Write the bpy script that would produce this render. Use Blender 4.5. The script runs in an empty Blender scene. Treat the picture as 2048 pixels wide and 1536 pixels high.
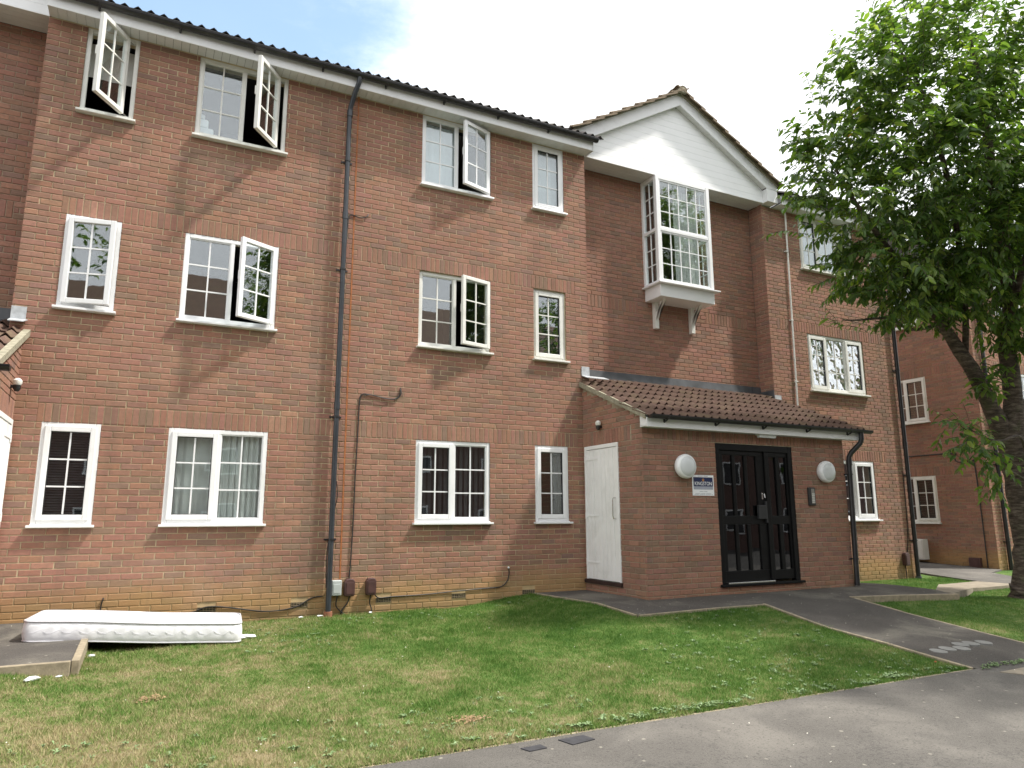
import bpy, math, random
import numpy as np
from mathutils import Matrix, Vector
from math import radians, sin, cos, pi, sqrt, atan2, hypot

RNG = random.Random(7)
NR = np.random.RandomState(11)
SC = bpy.context.scene
COL = SC.collection

# ------------------------------------------------------------------ camera
YAW, PITCH, ROLL = 0.469, 0.1845, -0.0032
CAM = np.array([1.1529, -9.7111, 1.1020])
F_PX = 1426.27
_f = np.array([sin(YAW) * cos(PITCH), cos(YAW) * cos(PITCH), sin(PITCH)])
_r0 = np.array([cos(YAW), -sin(YAW), 0.0])
_u0 = np.cross(_r0, _f)
_r = _r0 * cos(ROLL) + _u0 * sin(ROLL)
_u = -_r0 * sin(ROLL) + _u0 * cos(ROLL)
cam_data = bpy.data.cameras.new('camera')
cam_data.sensor_width = 36.0
cam_data.lens = F_PX / 2048 * 36.0
cam_data.clip_start = 0.05
cam_data.clip_end = 3000
cam = bpy.data.objects.new('camera', cam_data)
cam.matrix_world = Matrix(((_r[0], _u[0], -_f[0], CAM[0]), (_r[1], _u[1], -_f[1], CAM[1]), (_r[2], _u[2], -_f[2], CAM[2]), (0, 0, 0, 1)))
COL.objects.link(cam)
SC.camera = cam

def in_view(p, m=0.0):
    d = np.asarray(p, float) - CAM
    w = d @ _f
    if w < 0.1: return False
    return abs(d @ _r / w) < 0.718 + m and abs(d @ _u / w) < 0.5385 + m

# ------------------------------------------------------------------ light
SUN_VEC = Vector((2.0, -1.0, 3.6)).normalized()      # towards the sun
SUN_EL = math.asin(SUN_VEC.z)
SUN_AZ = atan2(SUN_VEC.x, SUN_VEC.y)                 # clockwise from +y
sun_d = bpy.data.lights.new('sun', 'SUN')
sun_d.energy = 4.0
sun_d.angle = radians(3.2)
sun_d.color = (1.0, 0.95, 0.87)
sun = bpy.data.objects.new('sun', sun_d)
sun.rotation_euler = (-SUN_VEC).to_track_quat('-Z', 'Y').to_euler()
COL.objects.link(sun)

world = bpy.data.worlds.new('World')
SC.world = world
world.use_nodes = True
wn, wl_ = world.node_tree.nodes, world.node_tree.links
wn.clear()
w_out = wn.new('ShaderNodeOutputWorld')
sky = wn.new('ShaderNodeTexSky'); sky.sky_type = 'NISHITA'; sky.sun_disc = False
sky.sun_elevation = SUN_EL; sky.sun_rotation = SUN_AZ
bg_sky = wn.new('ShaderNodeBackground'); bg_sky.inputs[1].default_value = 0.15
hs = wn.new('ShaderNodeHueSaturation'); hs.inputs['Saturation'].default_value = 1.1; hs.inputs['Hue'].default_value = 0.485; hs.inputs['Value'].default_value = 1.25
wl_.new(sky.outputs[0], hs.inputs['Color']); wl_.new(hs.outputs[0], bg_sky.inputs[0])
bg_cl = wn.new('ShaderNodeBackground')
tc = wn.new('ShaderNodeTexCoord')
nrm = wn.new('ShaderNodeVectorMath'); nrm.operation = 'NORMALIZE'
wl_.new(tc.outputs['Generated'], nrm.inputs[0])
mp = wn.new('ShaderNodeMapping'); mp.inputs['Scale'].default_value = (1.0, 1.0, 2.2)
wl_.new(nrm.outputs[0], mp.inputs[0])
nz = wn.new('ShaderNodeTexNoise'); nz.inputs['Scale'].default_value = 2.6; nz.inputs['Detail'].default_value = 9; nz.inputs['Roughness'].default_value = 0.62
wl_.new(mp.outputs[0], nz.inputs['Vector'])
# a break in the cloud, up over the left end of the roof
dt = wn.new('ShaderNodeVectorMath'); dt.operation = 'DOT_PRODUCT'
gap = np.array([0.0775, 0.79, 0.61]); gap /= np.linalg.norm(gap)
dt.inputs[1].default_value = tuple(gap)
wl_.new(nrm.outputs[0], dt.inputs[0])
g1 = wn.new('ShaderNodeMapRange'); g1.interpolation_type = 'SMOOTHSTEP'
g1.inputs['From Min'].default_value = 0.955; g1.inputs['From Max'].default_value = 0.999
g1.inputs['To Min'].default_value = 0.0; g1.inputs['To Max'].default_value = 0.40
wl_.new(dt.outputs['Value'], g1.inputs['Value'])
sb = wn.new('ShaderNodeMath'); sb.operation = 'SUBTRACT'
wl_.new(nz.outputs['Fac'], sb.inputs[0]); wl_.new(g1.outputs[0], sb.inputs[1])
cr = wn.new('ShaderNodeMapRange'); cr.interpolation_type = 'SMOOTHSTEP'
cr.inputs['From Min'].default_value = 0.06; cr.inputs['From Max'].default_value = 0.42; cr.inputs['To Min'].default_value = 0.16
wl_.new(sb.outputs[0], cr.inputs['Value'])
# cloud brightness varies softly
nz2 = wn.new('ShaderNodeTexNoise'); nz2.inputs['Scale'].default_value = 1.7; nz2.inputs['Detail'].default_value = 5
wl_.new(mp.outputs[0], nz2.inputs['Vector'])
cb = wn.new('ShaderNodeMapRange'); cb.inputs['From Min'].default_value = 0.3; cb.inputs['From Max'].default_value = 0.7
cb.inputs['To Min'].default_value = 0.92; cb.inputs['To Max'].default_value = 1.25
wl_.new(nz2.outputs['Fac'], cb.inputs['Value'])
bg_cl.inputs[0].default_value = (0.97, 0.985, 1.0, 1)
wl_.new(cb.outputs[0], bg_cl.inputs[1])
wm = wn.new('ShaderNodeMixShader')
wl_.new(cr.outputs[0], wm.inputs[0]); wl_.new(bg_sky.outputs[0], wm.inputs[1]); wl_.new(bg_cl.outputs[0], wm.inputs[2])
wl_.new(wm.outputs[0], w_out.inputs[0])

SC.view_settings.view_transform = 'Standard'
SC.view_settings.look = 'None'
SC.view_settings.exposure = 0.70
SC.view_settings.gamma = 1.0
SC.view_settings.use_curve_mapping = False
SC.render.engine = 'CYCLES'
SC.cycles.max_bounces = 8
SC.cycles.transparent_max_bounces = 16
SC.cycles.use_denoising = True

# ------------------------------------------------------------------ helpers
WL = {}   # world translation of every object

def place(o, loc=(0, 0, 0), parent=None):
    o.location = loc
    if parent is not None:
        o.parent = parent
        o.matrix_parent_inverse = Matrix.Translation(-Vector(WL[parent.name]))
    WL[o.name] = Vector(loc)
    COL.objects.link(o)
    return o

def tag(o, label=None, cat=None, group=None, kind=None):
    if label: o['label'] = label
    if cat: o['category'] = cat
    if group: o['group'] = group
    if kind: o['kind'] = kind
    return o

def empty(name, loc, label=None, cat=None, group=None):
    o = bpy.data.objects.new(name, None)
    o.empty_display_size = 0.2
    place(o, loc)
    return tag(o, label, cat, group)

class MB:
    def __init__(s):
        s.v = []; s.f = []; s.m = []; s.c = []
    def add(s, vs, fs, m=0, c=(1, 1, 1, 1)):
        b = len(s.v); s.v.extend([tuple(map(float, p)) for p in vs])
        for f in fs:
            s.f.append(tuple(b + i for i in f)); s.m.append(m); s.c.append(c)
    def box(s, x0, x1, y0, y1, z0, z1, m=0, c=(1, 1, 1, 1), M=None):
        vs = [(x0, y0, z0), (x1, y0, z0), (x1, y1, z0), (x0, y1, z0), (x0, y0, z1), (x1, y0, z1), (x1, y1, z1), (x0, y1, z1)]
        if M is not None: vs = [tuple(M @ Vector(p)) for p in vs]
        s.add(vs, [(0, 3, 2, 1), (4, 5, 6, 7), (0, 1, 5, 4), (1, 2, 6, 5), (2, 3, 7, 6), (3, 0, 4, 7)], m, c)
    def prism(s, poly, axis, a0, a1, m=0):
        """poly: 2D points; axis 'x','y' or 'z' is the extrusion"""
        n = len(poly)
        def P(p, a):
            return {'x': (a, p[0], p[1]), 'y': (p[0], a, p[1]), 'z': (p[0], p[1], a)}[axis]
        vs = [P(p, a0) for p in poly] + [P(p, a1) for p in poly]
        fs = [tuple(range(n)), tuple(range(2 * n - 1, n - 1, -1))]
        for i in range(n): fs.append((i, (i + 1) % n, n + (i + 1) % n, n + i))
        s.add(vs, fs, m)
    def tube(s, pts, rad, n=10, m=0, caps=True):
        pts = [Vector(p) for p in pts]
        if not hasattr(rad, '__len__'): rad = [rad] * len(pts)
        rings = []; ref = None
        for i, p in enumerate(pts):
            a = pts[max(i - 1, 0)]; b = pts[min(i + 1, len(pts) - 1)]
            t = (b - a).normalized()
            if ref is None:
                ref = Vector((0, 0, 1)) if abs(t.z) < 0.9 else Vector((1, 0, 0))
            u = t.cross(ref).normalized(); w = u.cross(t).normalized(); ref = w
            rings.append([p + (u * cos(2 * pi * k / n) + w * sin(2 * pi * k / n)) * rad[i] for k in range(n)])
        vs = [q for r in rings for q in r]; fs = []
        for i in range(len(rings) - 1):
            for k in range(n):
                fs.append((i * n + k, i * n + (k + 1) % n, (i + 1) * n + (k + 1) % n, (i + 1) * n + k))
        if caps:
            fs.append(tuple(range(n - 1, -1, -1))); fs.append(tuple(len(vs) - n + k for k in range(n)))
        s.add(vs, fs, m)
    def lathe(s, prof, centre, axis='y', n=28, m=0, sy=1.0):
        """prof: (radius, along) pairs round an axis through centre"""
        vs = []; fs = []
        for (r, a) in prof:
            for k in range(n):
                q = 2 * pi * k / n
                if axis == 'y': vs.append((centre[0] + r * cos(q), centre[1] + a, centre[2] + r * sin(q)))
                elif axis == 'x': vs.append((centre[0] + a, centre[1] + r * cos(q), centre[2] + r * sin(q)))
                else: vs.append((centre[0] + r * cos(q), centre[1] + r * sin(q), centre[2] + a))
        for i in range(len(prof) - 1):
            for k in range(n):
                fs.append((i * n + k, i * n + (k + 1) % n, (i + 1) * n + (k + 1) % n, (i + 1) * n + k))
        fs.append(tuple(range(n))); fs.append(tuple((len(prof) - 1) * n + k for k in range(n)))
        s.add(vs, fs, m)
    def build(s, name, mats, parent=None, kind=None, smooth=False, label=None, bevel=0, col=False, fixn=True):
        if not isinstance(mats, (list, tuple)): mats = [mats]
        V = np.array(s.v); c0 = (V.min(0) + V.max(0)) / 2; c0[2] = V[:, 2].min()
        me = bpy.data.meshes.new(name)
        me.from_pydata((V - c0).tolist(), [], s.f)
        for mt in mats: me.materials.append(mt)
        if len(mats) > 1: me.polygons.foreach_set('material_index', s.m)
        if col:
            at = me.color_attributes.new('bcol', 'FLOAT_COLOR', 'CORNER')
            cc = np.repeat(np.array(s.c), [len(f) for f in s.f], axis=0)
            at.data.foreach_set('color', cc.astype(np.float32).ravel())
        me.update()
        if fixn:
            import bmesh
            bm = bmesh.new(); bm.from_mesh(me); bmesh.ops.recalc_face_normals(bm, faces=bm.faces); bm.to_mesh(me); bm.free()
        if smooth:
            me.polygons.foreach_set('use_smooth', [True] * len(me.polygons))
            try: me.set_sharp_from_angle(angle=radians(40))
            except Exception: pass
        o = bpy.data.objects.new(name, me)
        place(o, tuple(c0), parent)
        if bevel:
            b = o.modifiers.new('bevel', 'BEVEL'); b.width = bevel; b.segments = 2; b.limit_method = 'ANGLE'; b.angle_limit = radians(50)
        tag(o, label=label, kind=kind)
        return o

# ------------------------------------------------------------------ materials
def new_mat(name):
    m = bpy.data.materials.new(name); m.use_nodes = True
    nt = m.node_tree; b = nt.nodes['Principled BSDF']
    return m, nt, b

def N(nt, t, **kw):
    n = nt.nodes.new(t)
    for k, v in kw.items():
        if k in n.inputs.keys() if isinstance(k, str) else False: n.inputs[k].default_value = v
        else: setattr(n, k, v)
    return n

def noise(nt, scale, detail=4, rough=0.55, vec=None, dist=0.0):
    n = nt.nodes.new('ShaderNodeTexNoise')
    n.inputs['Scale'].default_value = scale; n.inputs['Detail'].default_value = detail
    n.inputs['Roughness'].default_value = rough; n.inputs['Distortion'].default_value = dist
    if vec is not None: nt.links.new(vec, n.inputs['Vector'])
    return n

def ramp(nt, fac, stops):
    r = nt.nodes.new('ShaderNodeValToRGB')
    el = r.color_ramp.elements
    while len(el) < len(stops): el.new(0.5)
    for e, (p, c) in zip(el, stops):
        e.position = p; e.color = (c[0], c[1], c[2], 1) if len(c) == 3 else c
    nt.links.new(fac, r.inputs[0])
    return r

def mrange(nt, val, a, b, c=0.0, d=1.0, smooth=True):
    r = nt.nodes.new('ShaderNodeMapRange')
    if smooth: r.interpolation_type = 'SMOOTHSTEP'
    r.inputs['From Min'].default_value = a; r.inputs['From Max'].default_value = b
    r.inputs['To Min'].default_value = c; r.inputs['To Max'].default_value = d
    nt.links.new(val, r.inputs['Value'])
    return r.outputs[0]

def mixc(nt, fac, a, b, mode='MIX'):
    n = nt.nodes.new('ShaderNodeMix'); n.data_type = 'RGBA'; n.blend_type = mode
    for s, v in ((0, fac), (6, a), (7, b)):
        if isinstance(v, (int, float)): n.inputs[s].default_value = v
        elif isinstance(v, tuple): n.inputs[s].default_value = (v[0], v[1], v[2], 1)
        else: nt.links.new(v, n.inputs[s])
    return n.outputs[2]

def math_(nt, op, a, b=None, clamp=False):
    n = nt.nodes.new('ShaderNodeMath'); n.operation = op; n.use_clamp = clamp
    for i, v in enumerate((a, b)):
        if v is None: continue
        if isinstance(v, (int, float)): n.inputs[i].default_value = v
        else: nt.links.new(v, n.inputs[i])
    return n.outputs[0]

def bump(nt, b, h, strength=0.3, dist=0.01):
    n = nt.nodes.new('ShaderNodeBump')
    n.inputs['Strength'].default_value = strength; n.inputs['Distance'].default_value = dist
    nt.links.new(h, n.inputs['Height']); nt.links.new(n.outputs[0], b.inputs['Normal'])
    return n

def simple(name, col, rough=0.5, var=0.12, scale=6, metal=0.0, bmp=0.0, bscale=80, dirt=None):
    m, nt, b = new_mat(name)
    g = nt.nodes.new('ShaderNodeNewGeometry')
    n = noise(nt, scale, 5, vec=g.outputs['Position'])
    lo = tuple(c * (1 - var) for c in col); hi = tuple(min(1, c * (1 + var)) for c in col)
    c = ramp(nt, n.outputs['Fac'], [(0.3, lo), (0.7, hi)]).outputs[0]
    if dirt:
        n3 = noise(nt, 2.3, 7, 0.7, vec=g.outputs['Position'])
        c = mixc(nt, mrange(nt, n3.outputs['Fac'], 0.5, 0.78, 0, dirt[1]), c, dirt[0])
    nt.links.new(c, b.inputs['Base Color'])
    b.inputs['Roughness'].default_value = rough; b.inputs['Metallic'].default_value = metal
    if bmp:
        n2 = noise(nt, bscale, 4, vec=g.outputs['Position'])
        bump(nt, b, n2.outputs['Fac'], bmp, 0.004)
    return m

def stain_nodes(nt, pos, c, stain, dark):
    """ochre staining of the lowest courses and grimy patches, both real marks on the wall"""
    sx = nt.nodes.new('ShaderNodeSeparateXYZ'); nt.links.new(pos, sx.inputs[0])
    n = noise(nt, 1.3, 5, 0.6, vec=pos)
    zz = math_(nt, 'ADD', sx.outputs[2], math_(nt, 'MULTIPLY', n.outputs['Fac'], -0.42))
    f = mrange(nt, zz, -0.17, 0.26, stain, 0.0)
    c = mixc(nt, f, c, (0.42, 0.275, 0.105))
    f2 = mrange(nt, zz, -0.40, -0.16, 0.5, 0.0)
    c = mixc(nt, f2, c, (0.17, 0.13, 0.06))
    n2 = noise(nt, 0.55, 6, 0.65, vec=pos)
    c = mixc(nt, mrange(nt, n2.outputs['Fac'], 0.5, 0.75, 0, dark), c, (0.10, 0.075, 0.055))
    # rain streaks and two damp bands beside the downpipes
    mps = nt.nodes.new('ShaderNodeMapping'); mps.inputs['Scale'].default_value = (4.5, 4.5, 0.3)
    nt.links.new(pos, mps.inputs[0])
    ns = noise(nt, 1.0, 5, 0.6, vec=mps.outputs[0])
    c = mixc(nt, mrange(nt, ns.outputs['Fac'], 0.52, 0.74, 0, 0.28), c, (0.13, 0.10, 0.078))
    for xc_, wd_ in ((3.06, 0.26), (15.02, 0.30)):
        dd = math_(nt, 'ABSOLUTE', math_(nt, 'SUBTRACT', sx.outputs[0], xc_))
        dd = math_(nt, 'ADD', dd, math_(nt, 'MULTIPLY', ns.outputs['Fac'], 0.2))
        c = mixc(nt, mrange(nt, dd, 0.08, wd_, 0.34, 0), c, (0.12, 0.10, 0.075))
    # pale lime bloom
    n3 = noise(nt, 0.9, 6, 0.7, vec=pos, dist=0.4)
    c = mixc(nt, mrange(nt, n3.outputs['Fac'], 0.5, 0.8, 0, 0.22), c, (0.5, 0.36, 0.28))
    return c

def brick_mat(name, src, stain=0.6, dark=0.25):
    m, nt, b = new_mat(name)
    g = nt.nodes.new('ShaderNodeNewGeometry'); pos = g.outputs['Position']
    if src == 'obj':
        a = nt.nodes.new('ShaderNodeObjectInfo'); c = a.outputs['Color']
    else:
        a = nt.nodes.new('ShaderNodeAttribute'); a.attribute_name = 'bcol'; c = a.outputs['Color']
    n = noise(nt, 26, 5, 0.65, vec=pos)
    c = mixc(nt, mrange(nt, n.outputs['Fac'], 0.35, 0.7, 0, 0.5), c, (0.17, 0.11, 0.082))
    mpn = nt.nodes.new('ShaderNodeMapping'); mpn.inputs['Scale'].default_value = (7, 7, 120)
    nt.links.new(pos, mpn.inputs[0])
    n4 = noise(nt, 1.0, 4, 0.6, vec=mpn.outputs[0])
    c = mixc(nt, mrange(nt, n4.outputs['Fac'], 0.4, 0.75, 0, 0.35), c, (0.39, 0.235, 0.18))
    c = stain_nodes(nt, pos, c, stain, dark)
    nt.links.new(c, b.inputs['Base Color'])
    b.inputs['Roughness'].default_value = 0.92
    b.inputs['Specular IOR Level'].default_value = 0.25
    n2 = noise(nt, 180, 5, 0.7, vec=pos)
    h = math_(nt, 'ADD', n2.outputs['Fac'], math_(nt, 'MULTIPLY', n4.outputs['Fac'], 0.7))
    bump(nt, b, h, 0.55, 0.004)
    return m

def mortar_mat(name, col, stain=0.55, dark=0.3):
    m, nt, b = new_mat(name)
    g = nt.nodes.new('ShaderNodeNewGeometry'); pos = g.outputs['Position']
    n = noise(nt, 5, 6, 0.7, vec=pos)
    c = ramp(nt, n.outputs['Fac'], [(0.3, tuple(x * 0.72 for x in col)), (0.62, col), (0.8, tuple(min(1, x * 1.25) for x in col))]).outputs[0]
    c = stain_nodes(nt, pos, c, stain, dark)
    nt.links.new(c, b.inputs['Base Color']); b.inputs['Roughness'].default_value = 0.95
    n2 = noise(nt, 260, 3, 0.7, vec=pos)
    bump(nt, b, n2.outputs['Fac'], 0.5, 0.004)
    return m

def glass_mat(name, tint=(0.93, 0.965, 0.96), base=0.09, wav=0.0):
    m = bpy.data.materials.new(name); m.use_nodes = True
    nt = m.node_tree; nt.nodes.clear()
    out = nt.nodes.new('ShaderNodeOutputMaterial')
    tr = nt.nodes.new('ShaderNodeBsdfTransparent'); tr.inputs[0].default_value = (*tint, 1)
    gl = nt.nodes.new('ShaderNodeBsdfGlossy'); gl.inputs['Roughness'].default_value = 0.012
    gl.inputs[0].default_value = (0.95, 0.97, 1.0, 1)
    g = nt.nodes.new('ShaderNodeNewGeometry')
    oi = nt.nodes.new('ShaderNodeObjectInfo')
    ad = nt.nodes.new('ShaderNodeVectorMath'); ad.operation = 'ADD'
    nt.links.new(g.outputs['Position'], ad.inputs[0]); nt.links.new(oi.outputs['Random'], ad.inputs[1])
    n = noise(nt, 3.0, 2, 0.5, vec=ad.outputs[0])
    bp = nt.nodes.new('ShaderNodeBump'); bp.inputs['Strength'].default_value = 0.022 + wav; bp.inputs['Distance'].default_value = 0.02 + wav * 0.06
    nt.links.new(n.outputs['Fac'], bp.inputs['Height'])
    nt.links.new(bp.outputs[0], gl.inputs['Normal'])
    lw = nt.nodes.new('ShaderNodeLayerWeight'); lw.inputs['Blend'].default_value = 0.5
    p = math_(nt, 'POWER', lw.outputs['Facing'], 4.0)
    f = math_(nt, 'ADD', math_(nt, 'MULTIPLY', p, 0.8), base, clamp=True)
    # the glass is a thin slab: only its outer faces mirror
    mx = nt.nodes.new('ShaderNodeMixShader')
    nt.links.new(f, mx.inputs[0]); nt.links.new(tr.outputs[0], mx.inputs[1]); nt.links.new(gl.outputs[0], mx.inputs[2])
    nt.links.new(mx.outputs[0], out.inputs[0])
    return m

M = {}
M['brick'] = brick_mat('brick_face', 'attr'); M['brick_o'] = brick_mat('brick_face_single', 'obj')
M['pbrick'] = brick_mat('porch_brick_face', 'attr', 0.06, 0.45); M['pbrick_o'] = brick_mat('porch_brick_face_single', 'obj', 0.06, 0.45)
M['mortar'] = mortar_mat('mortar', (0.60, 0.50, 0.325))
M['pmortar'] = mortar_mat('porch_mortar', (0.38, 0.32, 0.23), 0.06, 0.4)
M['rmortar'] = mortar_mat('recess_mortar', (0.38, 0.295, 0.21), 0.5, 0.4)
M['upvc'] = simple('white_upvc', (0.80, 0.81, 0.82), 0.32, 0.03, 3, dirt=((0.55, 0.55, 0.5), 0.35))
M['upvc_old'] = simple('aged_white_upvc', (0.72, 0.72, 0.68), 0.42, 0.05, 3, dirt=((0.42, 0.42, 0.34), 0.5))
M['fascia'] = simple('white_fascia', (0.76, 0.77, 0.78), 0.4, 0.04, 1.5, dirt=((0.45, 0.45, 0.42), 0.4))
M['soffit'] = simple('soffit_white', (0.66, 0.67, 0.67), 0.5, 0.07, 2.5, dirt=((0.38, 0.37, 0.33), 0.45))
M['clad'] = simple('white_cladding', (0.85, 0.86, 0.87), 0.45, 0.03, 2)
M['gasket'] = simple('black_gasket', (0.02, 0.02, 0.022), 0.6)
M['black'] = simple('black_plastic', (0.018, 0.018, 0.02), 0.38, 0.3, 5, dirt=((0.09, 0.08, 0.07), 0.5))
M['pipe'] = simple('dark_grey_downpipe', (0.032, 0.037, 0.045), 0.36, 0.25, 4, dirt=((0.12, 0.11, 0.1), 0.4))
M['blackpaint'] = simple('black_gloss_paint', (0.006, 0.006, 0.0065), 0.42, 0.2, 8)
M['blackpaint'].node_tree.nodes['Principled BSDF'].inputs['Specular IOR Level'].default_value = 0.18
M['glass'] = glass_mat('window_glass', base=0.13)
M['glass2'] = glass_mat('window_glass_wavy', base=0.34, wav=0.9)
M['glassd'] = glass_mat('door_glass', (0.4, 0.4, 0.39), base=0.09)
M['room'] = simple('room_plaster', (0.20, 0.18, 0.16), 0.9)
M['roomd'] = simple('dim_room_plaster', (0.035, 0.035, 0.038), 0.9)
M['curtain'] = simple('grey_net_curtain', (0.72, 0.72, 0.71), 0.9, 0.06, 12)
M['sky_cloth'] = simple('sky_tint_cloth', (0.62, 0.67, 0.70), 0.85, 0.04, 12)  # pale blue of the sky mirrored in top panes, put into the colour
M['slat'] = simple('dark_blind_slat', (0.05, 0.05, 0.054), 0.6, 0.1, 9)
M['diffuser'] = simple('milky_diffuser', (0.62, 0.645, 0.66), 0.3, 0.03, 9)
M['lampw'] = simple('lamp_rim_white', (0.86, 0.87, 0.88), 0.35, 0.02, 9)
M['fabric'] = simple('folded_white_cloth', (0.72, 0.74, 0.76), 0.9, 0.06, 9)
M['kerb'] = simple('concrete_kerb', (0.28, 0.235, 0.165), 0.95, 0.25, 14, bmp=0.6, dirt=((0.13, 0.12, 0.08), 0.7))
M['conc'] = simple('concrete_path', (0.25, 0.215, 0.165), 0.95, 0.2, 9, bmp=0.6, dirt=((0.2, 0.18, 0.12), 0.6))
M['lead'] = simple('lead_flashing', (0.075, 0.08, 0.088), 0.5, 0.35, 5, bmp=0.3, bscale=14)
M['leadw'] = simple('new_lead_flashing', (0.42, 0.44, 0.46), 0.5, 0.2, 20, bmp=0.3, bscale=30)
M['verge'] = simple('verge_mortar', (0.29, 0.27, 0.20), 0.95, 0.3, 20, bmp=0.7, dirt=((0.14, 0.14, 0.08), 0.6))
M['rust'] = simple('orange_joint_sealant', (0.36, 0.13, 0.045), 0.9, 0.3, 12)
M['brownbox'] = simple('brown_plastic', (0.075, 0.036, 0.034), 0.45, 0.25, 8)
M['greybox'] = simple('grey_plastic', (0.42, 0.45, 0.45), 0.5, 0.06)
M['cable'] = simple('black_cable', (0.022, 0.02, 0.02), 0.6)
M['chrome'] = simple('steel', (0.6, 0.6, 0.6), 0.25, 0.1, metal=1.0)
M['door'] = simple('white_door_paint', (0.86, 0.87, 0.86), 0.4, 0.04, 4, dirt=((0.5, 0.5, 0.45), 0.35))
M['airb'] = simple('weathered_air_brick', (0.24, 0.19, 0.12), 0.9, 0.2, 12)
M['terra'] = simple('terracotta', (0.26, 0.11, 0.06), 0.9, 0.2, 9)
M['thresh'] = simple('dark_step_paint', (0.035, 0.018, 0.016), 0.6, 0.3)

def tile_mat(name, col, lich):
    m, nt, b = new_mat(name)
    g = nt.nodes.new('ShaderNodeNewGeometry'); pos = g.outputs['Position']
    oi = nt.nodes.new('ShaderNodeObjectInfo')
    n = noise(nt, 7, 6, 0.7, vec=pos)
    c = ramp(nt, n.outputs['Fac'], [(0.25, tuple(x * 0.6 for x in col)), (0.55, col), (0.8, tuple(x * 1.5 for x in col))]).outputs[0]
    c = mixc(nt, math_(nt, 'MULTIPLY', oi.outputs['Random'], 0.35), c, tuple(x * 0.55 for x in col))
    n2 = noise(nt, 38, 3, 0.6, vec=pos)
    c = mixc(nt, mrange(nt, n2.outputs['Fac'], 0.66, 0.76, 0, lich), c, (0.42, 0.42, 0.36))
    n3 = noise(nt, 3, 5, 0.6, vec=pos)
    c = mixc(nt, mrange(nt, n3.outputs['Fac'], 0.45, 0.75, 0, 0.5), c, (0.16, 0.125, 0.065))
    nt.links.new(c, b.inputs['Base Color']); b.inputs['Roughness'].default_value = 0.85
    bump(nt, b, noise(nt, 120, 4, 0.6, vec=pos).outputs['Fac'], 0.5, 0.004)
    return m
M['tile'] = tile_mat('brown_concrete_tile', (0.125, 0.072, 0.052), 0.6)
M['tiledark'] = tile_mat('dark_roof_tile', (0.05, 0.042, 0.04), 0.4)
M['tilev'] = tile_mat('weathered_verge_tile', (0.20, 0.15, 0.10), 0.5)

def asphalt(name, base, patch):
    m, nt, b = new_mat(name)
    g = nt.nodes.new('ShaderNodeNewGeometry'); pos = g.outputs['Position']
    n = noise(nt, 0.9, 6, 0.62, vec=pos, dist=0.5)
    c = ramp(nt, n.outputs['Fac'], [(0.3, tuple(x * 0.72 for x in base)), (0.5, base), (0.64, patch)]).outputs[0]
    n2 = noise(nt, 160, 3, 0.8, vec=pos)
    c = mixc(nt, mrange(nt, n2.outputs['Fac'], 0.45, 0.7, 0, 0.5), c, tuple(min(1, x * 2.1) for x in base))
    n5 = noise(nt, 60, 2, 0.5, vec=pos)
    c = mixc(nt, mrange(nt, n5.outputs['Fac'], 0.3, 0.44, 0.55, 0), c, tuple(x * 0.4 for x in base))
    v = nt.nodes.new('ShaderNodeTexVoronoi'); v.inputs['Scale'].default_value = 5.5; nt.links.new(pos, v.inputs['Vector'])
    n6 = noise(nt, 30, 3, 0.6, vec=pos)
    vv = math_(nt, 'ADD', v.outputs['Distance'], math_(nt, 'MULTIPLY', n6.outputs['Fac'], 0.22))
    c = mixc(nt, mrange(nt, vv, 0.15, 0.2, 0.55, 0), c, (0.36, 0.34, 0.28))
    # hairline cracks
    v2 = nt.nodes.new('ShaderNodeTexVoronoi'); v2.feature = 'DISTANCE_TO_EDGE'; v2.inputs['Scale'].default_value = 0.55
    nd = noise(nt, 2.0, 5, 0.7, vec=pos)
    av = nt.nodes.new('ShaderNodeVectorMath'); av.operation = 'ADD'
    nt.links.new(pos, av.inputs[0]); nt.links.new(nd.outputs['Color'], av.inputs[1]); nt.links.new(av.outputs[0], v2.inputs['Vector'])
    c = mixc(nt, mrange(nt, v2.outputs['Distance'], 0.0, 0.008, 0.35, 0), c, (0.03, 0.03, 0.03))
    nt.links.new(c, b.inputs['Base Color']); b.inputs['Roughness'].default_value = 0.93
    b.inputs['Specular IOR Level'].default_value = 0.3
    bump(nt, b, n2.outputs['Fac'], 0.7, 0.006)
    return m
M['tarmac'] = asphalt('footpath_tarmac', (0.108, 0.101, 0.092), (0.162, 0.151, 0.135))
M['tarmac2'] = asphalt('entrance_tarmac', (0.078, 0.071, 0.064), (0.15, 0.139, 0.117))

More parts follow.
